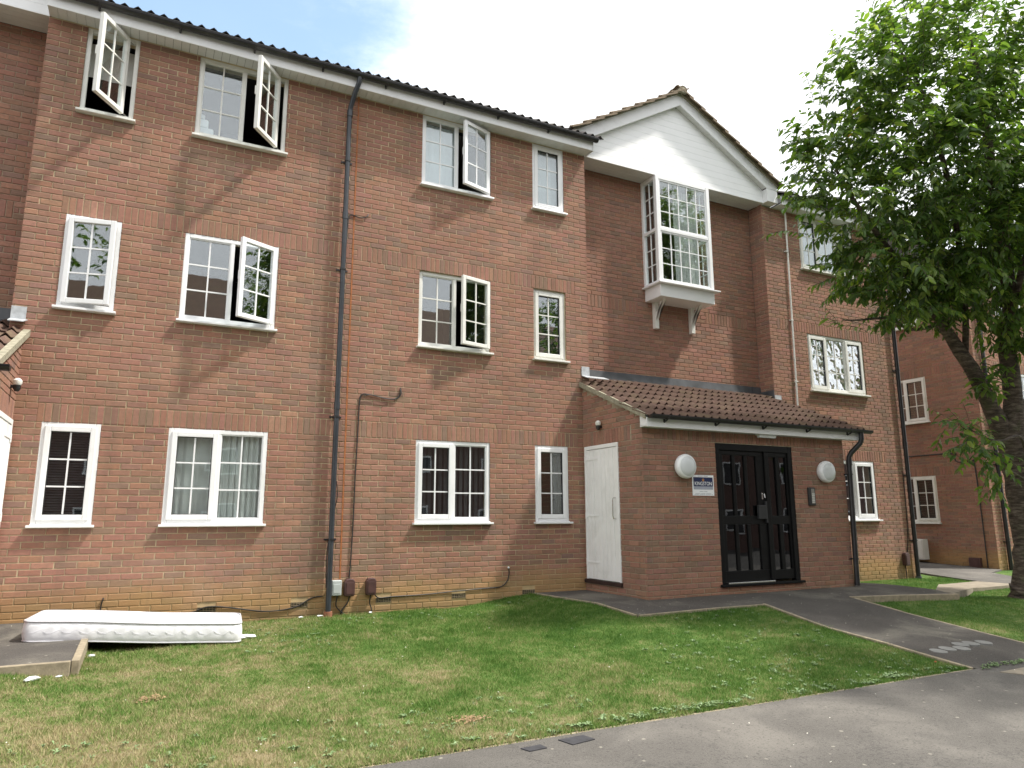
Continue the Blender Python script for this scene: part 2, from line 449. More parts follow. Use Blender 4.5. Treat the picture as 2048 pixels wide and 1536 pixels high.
def grass_nodes(nt, pos, dry_bias=0.0):
    sx = nt.nodes.new('ShaderNodeSeparateXYZ'); nt.links.new(pos, sx.inputs[0])
    mpn = nt.nodes.new('ShaderNodeMapping'); mpn.inputs['Scale'].default_value = (1, 1, 0)
    nt.links.new(pos, mpn.inputs[0]); p2 = mpn.outputs[0]
    a = noise(nt, 1.1, 6, 0.68, vec=p2, dist=0.3)
    b_ = noise(nt, 5.5, 5, 0.65, vec=p2)
    c_ = noise(nt, 24, 4, 0.7, vec=p2)
    s = math_(nt, 'ADD', math_(nt, 'MULTIPLY', a.outputs['Fac'], 0.45), math_(nt, 'ADD', math_(nt, 'MULTIPLY', b_.outputs['Fac'], 0.35), math_(nt, 'MULTIPLY', c_.outputs['Fac'], 0.2)))
    # sunlit left painted yellower, tree shade on the right painted greener; front slightly yellower
    bias = mrange(nt, sx.outputs[0], 0.5, 6.5, 0.055, -0.055)
    bias2 = mrange(nt, sx.outputs[1], -5.2, -1.5, 0.03, -0.02)
    s = math_(nt, 'ADD', math_(nt, 'ADD', s, bias), bias2)
    s = math_(nt, 'ADD', math_(nt, 'MULTIPLY', math_(nt, 'SUBTRACT', s, 0.49), 1.45), 0.485)
    return s

def grass_mat(name, blades):
    m, nt, b = new_mat(name)
    g = nt.nodes.new('ShaderNodeNewGeometry'); pos = g.outputs['Position']
    s = grass_nodes(nt, pos)
    if blades:
        a = nt.nodes.new('ShaderNodeAttribute'); a.attribute_name = 'rnd'
        s = math_(nt, 'ADD', s, math_(nt, 'MULTIPLY', math_(nt, 'SUBTRACT', a.outputs['Fac'], 0.5), 0.26))
    stops = [(0.33, (0.075, 0.165, 0.028)), (0.44, (0.125, 0.23, 0.045)), (0.51, (0.19, 0.275, 0.075)), (0.58, (0.29, 0.31, 0.125)), (0.68, (0.43, 0.36, 0.21))]
    if not blades: stops = [(p, tuple(x * 0.72 for x in c)) for p, c in stops]
    c = ramp(nt, s, stops).outputs[0]
    if not blades:
        n = noise(nt, 9, 4, 0.6, vec=pos)
        c = mixc(nt, mrange(nt, n.outputs['Fac'], 0.62, 0.75, 0, 0.6), c, (0.20, 0.12, 0.065))
    nt.links.new(c, b.inputs['Base Color'])
    b.inputs['Roughness'].default_value = 0.75; b.inputs['Specular IOR Level'].default_value = 0.2
    if blades:
        t = nt.nodes.new('ShaderNodeBsdfTranslucent'); nt.links.new(c, t.inputs[0])
        mx = nt.nodes.new('ShaderNodeMixShader'); mx.inputs[0].default_value = 0.3
        nt.links.new(b.outputs[0], mx.inputs[1]); nt.links.new(t.outputs[0], mx.inputs[2])
        nt.links.new(mx.outputs[0], nt.nodes['Material Output'].inputs[0])
    else:
        bump(nt, b, noise(nt, 70, 5, 0.8, vec=pos).outputs['Fac'], 1.0, 0.02)
    return m
M['grass'] = grass_mat('grass_blades', True); M['turf'] = grass_mat('turf', False)

def leaf_mat(name, src):
    m, nt, b = new_mat(name)
    if src == 'obj':
        a = nt.nodes.new('ShaderNodeObjectInfo'); f = a.outputs['Random']
    else:
        a = nt.nodes.new('ShaderNodeAttribute'); a.attribute_name = 'rnd'; f = a.outputs['Fac']
    c = ramp(nt, f, [(0.0, (0.048, 0.092, 0.032)), (0.5, (0.095, 0.162, 0.045)), (0.8, (0.18, 0.25, 0.065)), (0.985, (0.27, 0.33, 0.085)), (1.0, (0.30, 0.12, 0.03))]).outputs[0]
    nt.links.new(c, b.inputs['Base Color']); b.inputs['Roughness'].default_value = 0.36
    b.inputs['Specular IOR Level'].default_value = 0.45
    t = nt.nodes.new('ShaderNodeBsdfTranslucent')
    c2 = mixc(nt, 1.0, c, (1.6, 1.8, 0.6), 'MULTIPLY'); nt.links.new(c2, t.inputs[0])
    mx = nt.nodes.new('ShaderNodeMixShader'); mx.inputs[0].default_value = 0.44
    nt.links.new(b.outputs[0], mx.inputs[1]); nt.links.new(t.outputs[0], mx.inputs[2])
    nt.links.new(mx.outputs[0], nt.nodes['Material Output'].inputs[0])
    return m
M['leaf'] = leaf_mat('leaf', 'attr'); M['leaf_o'] = leaf_mat('leaf_single', 'obj')

def bark_mat():
    m, nt, b = new_mat('cherry_bark')
    g = nt.nodes.new('ShaderNodeNewGeometry'); pos = g.outputs['Position']
    mpn = nt.nodes.new('ShaderNodeMapping'); mpn.inputs['Scale'].default_value = (6, 6, 26)
    nt.links.new(pos, mpn.inputs[0])
    n = noise(nt, 1.0, 6, 0.7, vec=mpn.outputs[0])
    c = ramp(nt, n.outputs['Fac'], [(0.35, (0.022, 0.016, 0.013)), (0.5, (0.085, 0.062, 0.048)), (0.66, (0.19, 0.155, 0.12))]).outputs[0]
    n2 = noise(nt, 3.5, 5, 0.7, vec=pos)
    c = mixc(nt, mrange(nt, n2.outputs['Fac'], 0.5, 0.7, 0, 0.5), c, (0.10, 0.12, 0.05))
    nt.links.new(c, b.inputs['Base Color']); b.inputs['Roughness'].default_value = 0.8
    bump(nt, b, n.outputs['Fac'], 1.0, 0.045)
    return m
M['bark'] = bark_mat()

# ------------------------------------------------------------------ brickwork
def brick_colour():
    r = RNG.random()
    if r < 0.56: c = (0.305, 0.158, 0.120)
    elif r < 0.80: c = (0.262, 0.147, 0.115)
    elif r < 0.93: c = (0.225, 0.148, 0.118)
    else: c = (0.345, 0.188, 0.142)
    k = RNG.uniform(0.93, 1.11)
    return (c[0] * k * 1.04, c[1] * k * RNG.uniform(0.94, 1.07), c[2] * k * RNG.uniform(0.86, 1.0), 1)

BACK = 0.0075   # depth of a brick face in front of the sheet of mortar behind it
def brick_verts(L, H, ch=0.0045, dp=0.0035):
    """front at y=0 facing -y, centred in x and z"""
    a, b = L / 2, H / 2
    return [(-a, BACK + 0.01, -b), (a, BACK + 0.01, -b), (a, BACK + 0.01, b), (-a, BACK + 0.01, b),
            (-a, dp, -b), (a, dp, -b), (a, dp, b), (-a, dp, b),
            (-a + ch, 0, -b + ch), (a - ch, 0, -b + ch), (a - ch, 0, b - ch), (-a + ch, 0, b - ch)]
BRICK_F = [(8, 9, 10, 11), (4, 5, 9, 8), (5, 6, 10, 9), (6, 7, 11, 10), (7, 4, 8, 11), (0, 1, 5, 4), (1, 2, 6, 5), (2, 3, 7, 6), (3, 0, 4, 7)]

def unit_brick(name, L, H, mat):
    me = bpy.data.meshes.new(name)
    me.from_pydata(brick_verts(L, H), [], BRICK_F); me.materials.append(mat); me.update()
    return me

class Wall:
    """a brick wall in a vertical plane; p0 = start (x,y), u = direction along the wall, n = outward normal"""
    def __init__(s, p0, p1, z0, z1, openings=(), soldiers=(), name='wall', top=None, off=0.0, zref=1.0):
        s.p0 = Vector((p0[0], p0[1])); d = Vector((p1[0] - p0[0], p1[1] - p0[1]))
        s.L = d.length; s.u = d.normalized(); s.n = Vector((s.u.y, -s.u.x))   # outward = right-hand side of u
        s.z0, s.z1, s.op, s.sol, s.name, s.top, s.off, s.zref = z0, z1, list(openings), list(soldiers), name, top, off, zref
    def P(s, u, z, d=0.0):      # d = depth behind the face
        q = s.p0 + s.u * u - s.n * d
        return (q.x, q.y, z)
    def bricks(s):
        out = []
        k0 = math.floor((s.z0 - s.zref) / 0.075 + 1e-6); k1 = math.ceil((s.z1 - s.zref) / 0.075 - 1e-6)
        for k in range(k0, k1):
            za = s.zref + k * 0.075; zb = za + 0.065
            if zb < s.z0 + 0.01 or za > s.z1 - 0.02: continue
            zb = min(zb, s.z1); zm = (za + zb) / 2
            blocked = []
            for (a, b, c, d) in s.op:
                if za < d - 0.01 and zb > c + 0.01: blocked.append((a - 0.0, b + 0.0))
            for (a, b, c, d) in s.sol:
                if za < d - 0.02 and zb > c + 0.02: blocked.append((a, b))
            blocked.sort()
            free = []; x = 0.0
            for (a, b) in blocked:
                if a > x: free.append((x, min(a, s.L)))
                x = max(x, b)
            if x < s.L: free.append((x, s.L))
            st = s.off + (0.1125 if k % 2 else 0.0) - 0.225
            for (a, b) in free:
                seg0 = len(out)
                u = st + math.floor((a - st) / 0.225) * 0.225
                while u < b - 0.005:
                    ua = max(u, a + (0.0 if u < a - 0.001 or a == 0 else 0)); ub = min(u + 0.215, b)
                    j = RNG.uniform(-0.004, 0.004)
                    if ua > a + 0.001: ua += j
                    if ub - ua > 0.02:
                        if s.top is None or (s.top(ua) > zb - 0.005 and s.top(ub) > zb - 0.005):
                            out.append((ua, ub, za + RNG.uniform(-.0015, .0015), zb + RNG.uniform(-.0015, .0015), 0))
                        elif s.top is not None:
                            # cut brick under a raking verge
                            t = min(s.top(ua), s.top(ub))
                            if t - za > 0.02: out.append((ua, ub, za, t, 0))
                    u += 0.225
                if len(out) > seg0:      # close slivers of joint beside openings and corners
                    q = out[seg0]
                    if a + 0.0005 < q[0] < a + 0.05: out[seg0] = (a,) + q[1:]
                    q = out[-1]
                    if b - 0.05 < q[1] < b - 0.0005: out[-1] = (q[0], b) + q[2:]
        for (a, b, c, d) in s.sol:
            u = a
            while u < b - 0.03:
                ub = min(u + 0.065, b)
                if not any(u < o[1] and ub > o[0] and c < o[3] - .02 and d > o[2] + .02 for o in s.op):
                    zt = d - 0.01
                    if s.top is None or s.top(u) > zt: out.append((u, ub, c, zt, 1))
                u += 0.075
        return out
    def sheet(s, mb):
        """mortar sheet with the openings left out, with reveals"""
        us = sorted({0.0, s.L, *[min(max(o[0], 0), s.L) for o in s.op], *[min(max(o[1], 0), s.L) for o in s.op]})
        zs = sorted({s.z0, s.z1, *[min(max(o[2], s.z0), s.z1) for o in s.op], *[min(max(o[3], s.z0), s.z1) for o in s.op]})
        B = BACK
        for i in range(len(us) - 1):
            for j in range(len(zs) - 1):
                um, zm = (us[i] + us[i + 1]) / 2, (zs[j] + zs[j + 1]) / 2
                if any(o[0] < um < o[1] and o[2] < zm < o[3] for o in s.op): continue
                a, b, c, d = us[i], us[i + 1], zs[j], zs[j + 1]
                if s.top is not None:
                    da, db = min(d, s.top(a)), min(d, s.top(b))
                    if da <= c and db <= c: continue
                    da, db = max(da, c), max(db, c)
                else: da = db = d
                mb.add([s.P(a, c, B), s.P(b, c, B), s.P(b, db, B), s.P(a, da, B)], [(0, 1, 2, 3)])
                mb.add([s.P(a, c, 0.24), s.P(b, c, 0.24), s.P(b, db, 0.24), s.P(a, da, 0.24)], [(3, 2, 1, 0)])
        for (a, b, c, d) in s.op:
            for (q, r) in (((a, c), (a, d)), ((a, d), (b, d)), ((b, d), (b, c)), ((b, c), (a, c))):
                mb.add([s.P(q[0], q[1], B), s.P(r[0], r[1], B), s.P(r[0], r[1], 0.24), s.P(q[0], q[1], 0.24)], [(0, 1, 2, 3)])

def build_brickwork(thing, walls, mats, limit=300):
    """walls: list of (Wall, mortar material, wall name). The bricks that show largest are parts one by one."""
    allb = []
    for w, mm, nm in walls:
        for (ua, ub, za, zb, sol) in w.bricks():
            pr = RNG.uniform(-0.0018, 0.0018)
            c = w.P((ua + ub) / 2, (za + zb) / 2, pr)
            d = np.array(c) - CAM; dist = np.linalg.norm(d)
            facing = -(d[0] * w.n.x + d[1] * w.n.y) / dist
            vis = in_view(c) and facing > 0
            size = (ub - ua) * (zb - za) * max(facing, 0.02) / dist ** 2
            allb.append((size if vis else size * 1e-4, w, nm, ua, ub, za, zb, c, pr, brick_colour()))
    allb.sort(key=lambda t: -t[0])
    unit = unit_brick('brick', 0.215, 0.065, mats[1])
    parents = {}
    for w, mm, nm in walls:
        mb = MB(); w.sheet(mb)
        parents[id(w)] = mb.build(nm, mm, thing, fixn=False)
    rest = {}
    for i, (sz, w, nm, ua, ub, za, zb, c, pr, colr) in enumerate(allb):
        L, H = ub - ua, zb - za
        if i < limit:
            o = bpy.data.objects.new('brick', unit)
            place(o, c, parents[id(w)])
            o.rotation_euler = (RNG.uniform(-.003, .003), 0, atan2(w.u.y, w.u.x) + RNG.uniform(-.006, .006))
            o.scale = (L / 0.215, 1, H / 0.065); o.color = colr
        else:
            mb = rest.setdefault(id(w), (MB(), w, nm))[0]
            a = RNG.uniform(-.006, .006); tl = RNG.uniform(-.004, .004)
            vs = []
            for (x, y, z) in brick_verts(L, H):
                q = w.P((ua + ub) / 2 + x, (za + zb) / 2 + z, y + pr + a * x + tl * z)
                vs.append(q)
            mb.add(vs, BRICK_F, 0, colr)
    for k, (mb, w, nm) in rest.items():
        mb.build('brick', mats[0], parents[k], kind='stuff', col=True, fixn=False)
    return parents

# ------------------------------------------------------------------ windows
PANE_ME = {}
def pane_mesh(mat):
    if mat.name not in PANE_ME:
        me = bpy.data.meshes.new('pane')
        x = 0.5
        me.from_pydata([(-x, 0, -x), (x, 0, -x), (x, 0, x), (-x, 0, x), (-x, 1, -x), (x, 1, -x), (x, 1, x), (-x, 1, x)], [],
                       [(0, 1, 2, 3), (7, 6, 5, 4), (0, 4, 5, 1), (1, 5, 6, 2), (2, 6, 7, 3), (3, 7, 4, 0)])
        me.materials.append(mat); me.update()
        PANE_ME[mat.name] = me
    return PANE_ME[mat.name]

class Frame2:
    """local window frame of reference: origin point + direction along the window, outward normal"""
    def __init__(s, x, y, ang):     # ang: direction of +u in plan
        s.x, s.y, s.a = x, y, ang
        s.M = Matrix.Translation((x, y, 0)) @ Matrix.Rotation(ang, 4, 'Z')
    def pt(s, u, d, z): return s.M @ Vector((u, d, z))

def ring(mb, fr, u0, u1, z0, z1, w, d0, d1, m=0):
    """mitred-looking rectangular frame, w = width of each member"""
    mb.box(u0, u0 + w, d0, d1, z0, z1, m, M=fr.M)
    mb.box(u1 - w, u1, d0, d1, z0, z1, m, M=fr.M)
    mb.box(u0 + w, u1 - w, d0, d1, z0, z0 + w, m, M=fr.M)
    mb.box(u0 + w, u1 - w, d0, d1, z1 - w, z1, m, M=fr.M)

def light(parent, fr, u0, u1, z0, z1, d, cols=2, rows=3, glass='glass', bar=0.018, mat='upvc', rowz=None):
    """panes and bars filling the sight size u0..u1, z0..z1 at depth d"""
    mb = MB()
    us = [u0 + (u1 - u0) * i / cols for i in range(cols + 1)]
    zs = rowz or [z0 + (z1 - z0) * i / rows for i in range(rows + 1)]
    for u in us[1:-1]: mb.box(u - bar / 2, u + bar / 2, d - 0.008, d + 0.010, z0, z1, M=fr.M)
    for z in zs[1:-1]:
        for i in range(cols): mb.box(us[i] + (bar / 2 if i else 0), us[i + 1] - (bar / 2 if i < cols - 1 else 0), d - 0.0075, d + 0.0095, z - bar / 2, z + bar / 2, M=fr.M)
    if mb.v: mb.build('glazing_bar', M[mat], parent)
    me = pane_mesh(M[glass])
    for i in range(cols):
        for j in range(len(zs) - 1):
            o = bpy.data.objects.new('pane', me)
            c = fr.pt((us[i] + us[i + 1]) / 2, d, (zs[j] + zs[j + 1]) / 2)
            place(o, c, parent)
            o.rotation_euler = (RNG.gauss(0, 0.0035), 0, fr.a + RNG.gauss(0, 0.0035))
            o.scale = (us[i + 1] - us[i] - 0.001, 0.004, zs[j + 1] - zs[j] - 0.001)

def curtain(parent, fr, u0, u1, z0, z1, d, mat, amp=0.02, waves=7, name='curtain'):
    mb = MB(); n = waves * 8; vs = []; fs = []
    ph = RNG.uniform(0, 6)
    for i in range(n + 1):
        t = i / n; u = u0 + (u1 - u0) * t
        w = sin(t * waves * 2 * pi + ph) + 0.5 * sin(t * waves * 3.7 * pi + 1.3 * ph)
        for (z, k) in ((z0, 1.25), (z1, 0.8)):
            vs.append(fr.pt(u + amp * .4 * cos(t * waves * 2 * pi), d + amp * k * w, z))
            vs.append(fr.pt(u + amp * .4 * cos(t * waves * 2 * pi), d + amp * k * w + 0.002, z))
    for i in range(n):
        a = i * 4; b = a + 4
        fs += [(a, b, b + 2, a + 2), (a + 1, a + 3, b + 3, b + 1)]
    mb.add(vs, fs)
    return mb.build(name, M[mat], parent, smooth=True, fixn=False)

def blind(parent, fr, u0, u1, z0, z1, d, mat='slat', pitch=0.03):
    mb = MB(); z = z0
    while z < z1:
        mb.add([fr.pt(u0, d, z), fr.pt(u1, d, z), fr.pt(u1, d + 0.016, z + 0.016), fr.pt(u0, d + 0.016, z + 0.016),
                fr.pt(u0, d, z - .001), fr.pt(u1, d, z - .001), fr.pt(u1, d + 0.016, z + 0.015), fr.pt(u0, d + 0.016, z + 0.015)],
               [(0, 1, 2, 3), (7, 6, 5, 4), (0, 4, 5, 1), (3, 2, 6, 7)])
        z += pitch
    mb.build('blind_slat', M[mat], parent, kind='stuff', fixn=False)

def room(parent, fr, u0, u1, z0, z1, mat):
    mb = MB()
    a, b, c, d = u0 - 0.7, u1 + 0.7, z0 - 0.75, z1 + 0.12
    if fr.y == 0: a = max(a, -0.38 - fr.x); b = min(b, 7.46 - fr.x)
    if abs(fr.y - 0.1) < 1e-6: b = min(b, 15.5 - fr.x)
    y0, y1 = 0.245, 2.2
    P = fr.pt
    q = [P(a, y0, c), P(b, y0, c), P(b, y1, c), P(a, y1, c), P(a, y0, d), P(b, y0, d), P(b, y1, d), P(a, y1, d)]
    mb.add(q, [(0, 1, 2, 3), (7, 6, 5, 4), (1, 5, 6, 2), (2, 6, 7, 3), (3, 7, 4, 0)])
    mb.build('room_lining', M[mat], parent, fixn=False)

def make_window(parent, x, y, ang, w, z0, z1, lights, mat='upvc', recess=0.012, sill=0.075, roommat='room', glass='glass', sillmat=None, fw=0.055, label=None, sillover=0.03):
    """lights: list of dicts {t: 'fixed'|'closed'|'open', hinge, ang, w(frac)}; z0 = underside of the sill"""
    fr = Frame2(x, y, ang)
    zs = z0 + 0.04
    d0, d1 = recess, recess + 0.06
    mb = MB(); ring(mb, fr, 0, w, zs, z1, fw, d0, d1)
    n = len(lights); inner0, inner1 = fw, w - fw
    fr_w = [l.get('w', 1) for l in lights]; tot = sum(fr_w)
    edges = [inner0]
    for q in fr_w: edges.append(edges[-1] + (inner1 - inner0) * q / tot)
    mull = 0.05
    for e in edges[1:-1]: mb.box(e - mull / 2, e + mull / 2, d0 + 0.001, d1 - 0.001, zs + fw, z1 - fw, M=fr.M)
    win = mb.build('window', M[mat], parent, bevel=0.006, label=label)
    ms = MB()
    ms.box(-sillover, w + sillover, -sill, recess + 0.03, z0, z0 + 0.028, M=fr.M)
    ms.box(0.0, w, -sill * 0.35, recess + 0.03, z0 + 0.028, z0 + 0.040, M=fr.M)
    ms.build('sill', M[sillmat or mat], win, bevel=0.004)
    for i, l in enumerate(lights):
        a = edges[i] + (mull / 2 if i else 0); b = edges[i + 1] - (mull / 2 if i < n - 1 else 0)
        za, zb = zs + fw, z1 - fw
        g = l.get('glass', glass)
        if l['t'] == 'fixed':
            m2 = MB(); ring(m2, fr, a, b, za, zb, 0.012, d0 + 0.012, d0 + 0.040); m2.build('glazing_bead', M[mat], win)
            light(win, fr, a + 0.012, b - 0.012, za + 0.012, zb - 0.012, d0 + 0.028, glass=g, mat=mat)
        elif l['t'] == 'closed':
            sw = 0.062
            m2 = MB(); ring(m2, fr, a - 0.014, b + 0.014, za - 0.014, zb + 0.014, sw, d0 - 0.018, d0 + 0.034)
            sh = m2.build('sash', M[mat], win, bevel=0.007)
            m3 = MB(); ring(m3, fr, a + sw - 0.014, b - sw + 0.014, za + sw - 0.014, zb - sw + 0.014, 0.008, d0 + 0.000, d0 + 0.030); m3.build('gasket', M['gasket'], win)
            light(win, fr, a + sw - 0.006, b - sw + 0.006, za + sw - 0.006, zb - sw + 0.006, d0 + 0.016, glass=g, mat=mat)
        else:
            sw = 0.058
            W_ = (b - a) + 0.028
            (hx, hy), an, hinge = l['pos'], l['ang'], l['hinge']
            # the sash is a rectangle running from its hinge stile to its free stile
            if hinge == 'right': f2 = Frame2(hx - W_ * cos(an), hy - W_ * sin(an), an)
            else: f2 = Frame2(hx, hy, -an)
            m2 = MB(); ring(m2, f2, 0, W_, za - 0.012, zb + 0.012, sw, -0.022, 0.030)
            ring(m2, f2, 0.014, W_ - 0.014, za + 0.002, zb - 0.002, 0.04, 0.030, 0.044)
            sh = m2.build('sash', M[mat], win, bevel=0.006)
            light(win, f2, sw, W_ - sw, za - 0.012 + sw, zb + 0.012 - sw, 0.006, glass=g, mat=mat)
            # friction stays and handle
            m4 = MB()
            for z in (za + 0.012, zb - 0.012):
                p0 = fr.pt(b - 0.03 if hinge == 'right' else a + 0.03, d0 + 0.02, z); p1 = f2.pt(W_ * 0.55 if hinge == 'right' else W_ * .45, 0.02, z)
                m4.tube([p0, p1], 0.006, 6)
            m4.build('window_stay', M['chrome'], win)
            m5 = MB(); uu = 0.03 if hinge == 'right' else W_ - 0.03
            m5.box(uu - 0.012, uu + 0.012, 0.044, 0.062, (za + zb) / 2 - 0.02, (za + zb) / 2 + 0.10, M=f2.M)
            m5.build('window_handle', M[mat], win)
    room(win, fr, 0, w, z0, z1, roommat)
    return win, fr

# ------------------------------------------------------------------ layout numbers
ZS = [1.0, 3.55, 6.1]           # underside of the sills, storey by storey
ZT = [2.2, 4.75, 7.30]          # window heads
X_L, X_R = -0.42, 7.5           # corners of the middle block
Y_REC = 0.45                    # the recessed walls
X_B0, X_B1, Y_B = 11.8, 15.62, 0.10   # the right block
ZTOP = 7.31
COLS = {'A': (0.005, 0.605), 'B': (1.33, 2.50), 'C': (4.53, 5.70), 'D': (6.47, 7.07)}

bld = empty('apartment_building', ((X_L + X_R) / 2, 0.0, -0.2), 'three storey red brick apartment block with white windows, filling most of the picture', 'building')

def ops(cols, rows, dx=0.0): return [(COLS[c][0] - dx, COLS[c][1] - dx, ZS[r], ZT[r]) for c in cols for r in rows]
main_ops = ops('ABCD', (0, 1, 2), X_L)
main_sol = []
for z in (2.2, 4.75):
    main_sol += [(-0.05 - X_L, 3.46 - X_L, z, z + 0.225), (3.58 - X_L, 7.25 - X_L, z, z + 0.225)]
JX = 3.515   # movement joint
main_ops.append((JX - 0.008 - X_L, JX + 0.008 - X_L, 0.30, 7.31))
airb = [(2.90, 3.115), (4.01, 4.225), (5.11, 5.325), (6.235, 6.45), (1.80, 2.015)]
W_main = Wall((X_L, 0), (X_R, 0), -0.45, ZTOP, main_ops + [(a - X_L, b - X_L, -0.05 + 0.025, 0.04 + 0.0) for a, b in airb], main_sol, off=0.03)
W_ret1 = Wall((X_R, 0), (X_R, Y_REC), -0.3, 7.33, off=0.1)
W_rec = Wall((X_R, Y_REC), (X_B0, Y_REC), 3.2, 7.33, [(9.10 - X_R, 10.28 - X_R, 5.22, 7.32)], [(0.22, 1.38, 4.75, 4.975), (3.0, 4.1, 4.75, 4.975)], off=0.05)
W_ret2 = Wall((X_B0, Y_REC), (X_B0, Y_B), 2.9, 7.33, off=0.02)
E_X0, E_X1 = 12.83, 14.49
E1X0 = 13.29
W_rb = Wall((X_B0, Y_B), (X_B1, Y_B), -0.45, ZTOP, [(E_X0 - X_B0, E_X1 - X_B0, ZS[1] + .0, ZT[1]), (E_X0 - X_B0, E_X1 - X_B0, ZS[2], ZT[2]), (E1X0 - X_B0, E_X1 - X_B0, ZS[0], ZT[0])],
            [(0.22, 3.3, 4.75, 4.975), (0.5, 3.1, 2.2, 2.425)], off=0.08)
W_rbe = Wall((X_B1, Y_B), (X_B1, 5.0), -0.5, 7.33, off=0.1)
W_recL = Wall((-4.7, Y_REC), (X_L, Y_REC), 3.0, 7.33, [], [(2.9, 4.1, 4.75, 4.975)], off=0.0)
W_retL = Wall((X_L, Y_REC), (X_L, 0), -0.3, 7.33, off=0.1)
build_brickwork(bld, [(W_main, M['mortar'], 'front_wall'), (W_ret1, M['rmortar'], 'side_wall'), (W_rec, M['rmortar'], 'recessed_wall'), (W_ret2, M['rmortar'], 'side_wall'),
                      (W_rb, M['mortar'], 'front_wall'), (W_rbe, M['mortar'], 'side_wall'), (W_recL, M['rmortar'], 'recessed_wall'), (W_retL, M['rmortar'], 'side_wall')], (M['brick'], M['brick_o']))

# orange movement joint
mb = MB(); mb.box(JX - 0.0095, JX + 0.0095, -0.003, 0.02, 0.30, 7.31); mb.build('expansion_joint', M['rust'], bld)
# air bricks
for a, b in airb:
    mb = MB(); mb.box(a + .002, b - .002, 0.014, 0.03, -0.024, 0.039)
    ab = mb.build('air_brick', M['black'], bld)
    m2 = MB()
    for z in (-0.0245, -0.004, 0.0165, 0.033): m2.box(a + .003, b - .003, -0.002, 0.013, z, z + 0.006)
    for i in range(7):
        xx = a + 0.004 + i * (b - a - 0.012) / 6; m2.box(xx, xx + 0.005, -0.001, 0.012, -0.0185, 0.0325)
    m2.build('grille', M['airb'], ab)

# windows of the middle block -----------------------------------------------------------
def win(col, r, lights, **k):
    x0, x1 = COLS[col]
    return make_window(bld, x0, 0, 0, x1 - x0, ZS[r], ZT[r], lights, **k)
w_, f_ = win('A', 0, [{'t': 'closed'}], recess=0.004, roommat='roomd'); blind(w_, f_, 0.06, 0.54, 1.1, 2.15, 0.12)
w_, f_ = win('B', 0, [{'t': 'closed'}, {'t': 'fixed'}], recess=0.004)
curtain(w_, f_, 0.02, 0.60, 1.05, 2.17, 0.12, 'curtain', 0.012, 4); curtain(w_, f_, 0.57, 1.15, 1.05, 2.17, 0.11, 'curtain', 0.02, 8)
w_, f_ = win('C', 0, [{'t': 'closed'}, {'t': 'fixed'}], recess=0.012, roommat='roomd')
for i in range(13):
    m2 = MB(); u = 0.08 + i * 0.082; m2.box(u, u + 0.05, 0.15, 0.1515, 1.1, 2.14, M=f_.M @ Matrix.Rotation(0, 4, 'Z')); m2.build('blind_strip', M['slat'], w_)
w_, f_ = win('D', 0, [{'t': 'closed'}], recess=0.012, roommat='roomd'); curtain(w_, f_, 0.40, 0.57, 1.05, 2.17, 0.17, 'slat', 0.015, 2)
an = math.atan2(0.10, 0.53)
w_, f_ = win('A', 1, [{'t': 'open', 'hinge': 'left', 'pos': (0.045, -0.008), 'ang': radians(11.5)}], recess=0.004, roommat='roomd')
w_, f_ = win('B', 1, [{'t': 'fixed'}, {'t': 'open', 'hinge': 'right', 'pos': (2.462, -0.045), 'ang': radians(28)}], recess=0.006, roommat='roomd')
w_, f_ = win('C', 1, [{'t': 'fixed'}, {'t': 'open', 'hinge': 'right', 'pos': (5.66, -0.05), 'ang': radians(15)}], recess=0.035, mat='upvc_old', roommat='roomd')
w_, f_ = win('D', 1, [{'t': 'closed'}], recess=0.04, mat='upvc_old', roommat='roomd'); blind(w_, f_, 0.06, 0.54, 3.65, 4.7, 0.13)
w_, f_ = win('A', 2, [{'t': 'open', 'hinge': 'right', 'pos': (0.475, -0.03), 'ang': radians(57)}], recess=0.02, mat='upvc_old', roommat='roomd')
curtain(w_, f_, 0.02, 0.58, 6.78, 7.26, 0.3, 'curtain', 0.004, 2, 'blind_or_sky_sheet')
w_, f_ = win('B', 2, [{'t': 'fixed'}, {'t': 'open', 'hinge': 'right', 'pos': (2.37, -0.03), 'ang': radians(53)}], recess=0.02, mat='upvc_old', roommat='roomd')
mb = MB()
for (a, b, c, d) in ((0.03, 0.24, 6.16, 6.33), (0.03, 0.17, 6.33, 6.45), (0.05, 0.12, 6.45, 6.52), (0.2, 0.38, 6.16, 6.25)): mb.box(a, b, 0.11, 0.24, c, d, M=f_.M)
mb.build('folded_cloth', M['fabric'], w_, bevel=0.02)
w_, f_ = win('C', 2, [{'t': 'fixed'}, {'t': 'open', 'hinge': 'right', 'pos': (5.65, -0.04), 'ang': radians(18.5)}], recess=0.012)
curtain(w_, f_, 0.03, 0.58, 6.14, 7.24, 0.16, 'sky_cloth', 0.004, 3, 'blind_or_sky_sheet')  # added pale sheet, its colour stands in for sky reflected in the glass
w_, f_ = win('D', 2, [{'t': 'closed'}], recess=0.012); curtain(w_, f_, 0.04, 0.56, 6.14, 7.24, 0.16, 'sky_cloth', 0.004, 3, 'blind_or_sky_sheet')  # same added sheet, painting the sky reflection behind this pane
